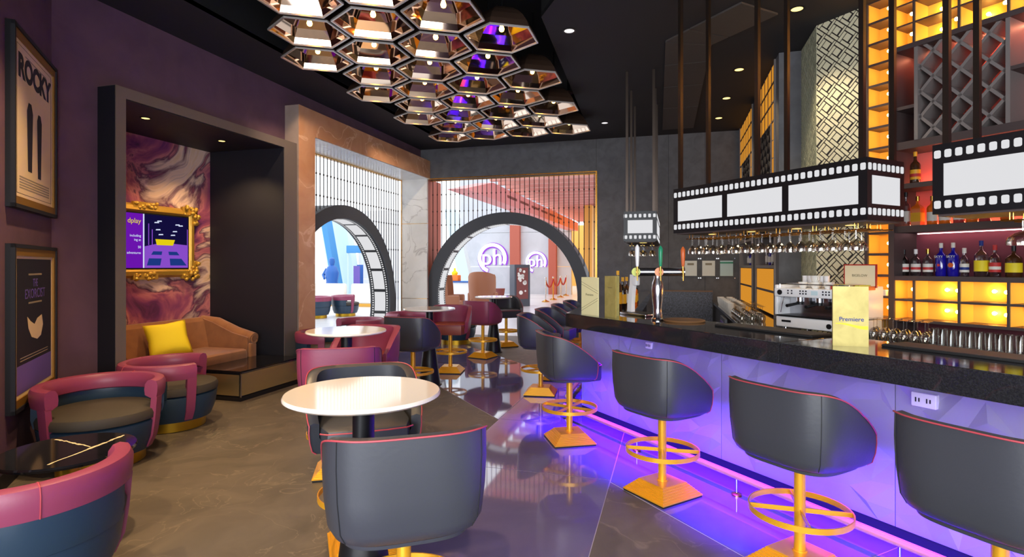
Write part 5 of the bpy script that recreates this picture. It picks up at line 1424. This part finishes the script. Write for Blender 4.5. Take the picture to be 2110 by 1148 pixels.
# ------------------------------------------------------------------ coffee corner
xe0 = s_at(1605, 5.0); EW = .74
em = thing('espresso_machine', 'white and chrome espresso machine on the back counter', 'coffee machine', bw(xe0, 4.97, .90), RB)
for x in (.06, EW - .06):
    for y in (.05, .42): obj('foot', MB().cyl((x, y, 0), (x, y, .05), .022, n=10), 'steel', em)
obj('drip_base', MB().rbox(0, EW, -.02, .50, .045, .15, .015), 'white_plastic', em)
obj('base_badge', MB().box(.07, .17, -.024, -.019, .095, .115), 'black_metal', em); obj('gauge', MB().cyl((.56, -.019, .09), (.56, -.028, .09), .024, n=16), 'black_metal', em)
obj('drip_grille', MB().box(.02, EW - .02, -.03, .18, .15, .165), 'black_metal', em)
obj('back_body', MB().box(.02, EW - .02, .18, .48, .16, .42), 'steel', em)
obj('side_panel', MB().rbox(-.02, .015, -.01, .48, .16, .46, .01), 'white_plastic', em); obj('side_panel', MB().rbox(EW - .015, EW + .02, -.01, .48, .16, .46, .01), 'white_plastic', em)
cp_ = obj('control_panel', MB().rbox(-.01, EW + .01, -.03, .22, .345, .43, .012), 'white_plastic', em)
for x in (.14, .18, .27, .30, .33, .50, .53, .56, .62, .65): 
    for z in (.375, .40): obj('button', MB().box(x, x + .014, -.033, -.029, z, z + .014), 'ink_dark', cp_)
obj('display', MB().box(.39, .455, -.033, -.029, .372, .412), 'paper_blue', cp_); obj('dial', MB().cyl((.055, -.029, .388), (.055, -.036, .388), .026, n=18), 'black_metal', cp_)
for x in (.20, .40, .60):
    gh = obj('group_head', MB().cyl((x, .08, .30), (x, .08, .345), .038, n=16), 'steel', em); obj('portafilter', MB().cyl((x, .08, .27), (x, .08, .30), .034, n=16).cyl((x, .05, .283), (x, -.12, .265), .012, .016, 10), 'black_metal', gh)
obj('steam_wand', MB().tube([(.07, .02, .345), (.065, -.01, .27), (.055, -.02, .19)], .006, 8), 'steel', em)
obj('cup_rail', MB().tube([(.02, .02, .47), (EW - .02, .02, .47), (EW - .02, .46, .47), (.02, .46, .47)], .006, 6, True).cyl((.02, .02, .43), (.02, .02, .47), .005, n=6).cyl((EW - .02, .02, .43), (EW - .02, .02, .47), .005, n=6), 'steel', em)
def B2(base, x, y, z): p = Vector(base) + Matrix.Rotation(RB, 4, 'Z') @ Vector((x, y, z)); return tuple(p)
eb = bw(xe0, 4.97, .90)
def cup(label, p, r, h, group=None, m='white_ceramic', rz=0.):
    t = thing('cup', label, 'cup', p, rz, group)
    obj('bowl', MB().lathe([(r * .62, 0), (r * .9, h * .4), (r, h), (r * .92, h), (r * .82, h * .4), (.001, h * .12)], 18), m, t)
    obj('handle', MB().tube([(r * .9, 0, h * .8), (r * 1.4, 0, h * .7), (r * 1.4, 0, h * .4), (r * .85, 0, h * .3)], .005, 6), m, t)
for k in range(5): tag(obj('paper_cup', MB().lathe([(.021, 0), (.027, .12), (.025, .12), (.019, .004), (.001, .004)], 16), 'white_plastic', None, B2(eb, .07 + .058 * k, .34, .43)), 'slim white paper cup on top of the espresso machine', 'cup', 'paper cups on the espresso machine')
for k, (x, y, z) in enumerate(((.20, .12, .43), (.33, .12, .43), (.46, .12, .43), (.27, .24, .43), (.40, .24, .43), (.33, .12, .493))): cup('white coffee cup on top of the espresso machine', B2(eb, x, y, z), .042, .062, 'coffee cups on the espresso machine', rz=k)
tb_ = thing('tea_box', 'open red tea box with a cream lid standing on the espresso machine', 'box', B2(eb, .64, .14, .43), RB)
obj('tray', MB().box(-.13, .16, -.06, .14, 0, .035), 'box_red', tb_); obj('lid', MB().box(-.13, .17, .14, .155, .02, .235), 'box_red', tb_); obj('lid_lining', MB().box(-.118, .158, .137, .1405, .035, .224), 'box_cream', tb_)
text('lettering', 'BIGELOW', .032, 'ink_brown', tb_, (.02, .1362, .13), (R(90), 0, 0), ext=.0004)
for k in range(5): obj('tea_sachet', MB().box(-.11 + .05 * k, -.07 + .05 * k, -.05, .12, .035, .045), ('ink_yellow', 'tap_green', 'box_cream', 'label_red', 'badge_lime')[k], tb_)
sb_ = thing('card_box', 'small white box with a dark side on the marquee column shelf', 'box', bw((SC_L + SC_R) / 2 + .01, NB + .03, zz[1] + .011), RB); obj('carton', MB().box(-.05, .055, 0, .07, 0, .055), 'white_plastic', sb_); obj('side_wrap', MB().box(-.054, -.05, 0, .07, 0, .055), 'ink_dark', sb_)

# glasses on the back counter
def tumbler(label, p, group, r=.027, h=.125):
    t = thing('tumbler', label, 'glass', p, 0, group)
    obj('wall', MB().lathe([(r * .86, 0), (r, h), (r * .95, h), (r * .82, .012), (.001, .012)], 16), 'clear_glass', t); return t
tm_ = tumbler('clear straight tumbler in the row below the amber cells', (0, 0, 0), 'tumblers on the back counter'); first = True
for j in range(2):
    for k in range(10):
        n_ = 5.28 + .09 * j; p = bw(s_at(1922, n_) - .064 * k - .02 * j, n_, .90)
        if first: tm_.location = p; first = False
        else: dup(tm_, p, 0)
def upside(label, p, group):
    t = thing('wine_glass', label, 'glass', p, 0, group)
    obj('bowl', MB().lathe([(.030, 0), (.038, .03), (.036, .06), (.02, .088), (.005, .097), (.001, .092), (.018, .083), (.033, .058), (.035, .03), (.028, 0)], 16, caps=(False, False)), 'clear_glass', t)
    obj('stem', MB().lathe([(.0045, .095), (.0045, .172)], 8), 'clear_glass', t); obj('foot', MB().lathe([(.005, .170), (.034, .176), (.034, .179), (.001, .180)], 16), 'clear_glass', t); return t
wg = upside('stemmed glass standing upside down on the back counter below the marquee column', (0, 0, 0), 'upturned glasses below the marquee column'); first = True
for j in range(2):
    for k in range(6):
        n_ = 5.22 + .10 * j; p = bw(s_at(1800, n_) - .084 * k - .03 * j, n_, .90)
        if first: wg.location = p; first = False
        else: dup(wg, p, 0)
wg2 = upside('stemmed glass standing upside down on the far back counter beside the espresso machine', (0, 0, 0), 'upturned glasses by the espresso machine'); first = True
for j in range(3):
    for k in range(7):
        p = (.80 + .11 * j, 7.05 + .14 * k, .90)
        if first: wg2.location = p; first = False
        else: dup(wg2, p, 0)
first = True; mg = None
for j in range(2):
    for k in range(7):
        p = (.80 + .14 * j, 8.3 + .28 * k, .90)
        if mg is None:
            cup('white mug on the far back counter', p, .055, .13, 'mugs on the far back counter'); mg = [o for o in COL.objects if o.get('label') == 'white mug on the far back counter'][0]
        else: dup(mg, p, .3 * k)
# bottles and warm tray on the far leg of the bar
for i, (px, D, m, cp, lb, h, r) in enumerate(((1273, 5.75, 'bottle_brown', 'label_gold', 'label_gold', .40, .042), (1283, 5.95, 'bottle_black', 'label_gold', 'label_gold', .33, .040), (1291, 6.1, 'bottle_brown', 'label_gold', 'label_white', .33, .040), (1312, 6.3, 'bottle_orange', 'black_metal', 'label_gold', .27, .040),
       (1328, 6.5, 'bottle_black', 'black_metal', 'label_gold', .29, .04), (1342, 6.35, 'bottle_orange', 'black_metal', 'label_gold', .28, .04))):
    q = atD(px, D, CT); bottle(('tall wine bottle with a gold neck behind the small gold menu', 'dark bottle with a gold neck beside the tall wine bottle', 'brown bottle with a pale label beside the white dispenser stand',
        'small amber bottle behind the white dispenser stand', 'small black bottle behind the beer tower', 'small amber bottle behind the beer tower')[i], (min(q[0], U1 - .06), q[1], CT), h, r, m, cp, lb)
# notices on the back wall
for i, px in enumerate((1423, 1460, 1497)):
    c_ = lob(px, 553, BV); nt_ = thing('wall_notice', ('plain white notice in a clear holder, farthest from the shelf units', 'white notice in a clear holder between two others', 'white notice with a blue header in a clear holder, next to the shelf units')[i], 'notice', (c_[0], BV - .012, c_[2]))
    obj('holder', MB().box(-.16, .16, -.004, 0, -.20, .20), 'pane_clear', nt_); obj('sheet', MB().box(-.115, .115, .001, .004, -.145, .145), 'paper' if i < 2 else 'paper_blue', nt_)
    for sx in (-1, 1):
        for sz in (-1, 1): obj('standoff', MB().cyl((sx * .145, .011, sz * .185), (sx * .145, -.012, sz * .185), .010, n=10), 'steel', nt_)
    if i == 2: obj('header_band', MB().box(-.115, .115, -.0005, .001, .09, .12), 'tap_green', nt_)
    else: obj('print_line', MB().box(-.06, .06, -.0005, .001, .06, .10), 'ink_grey', nt_)
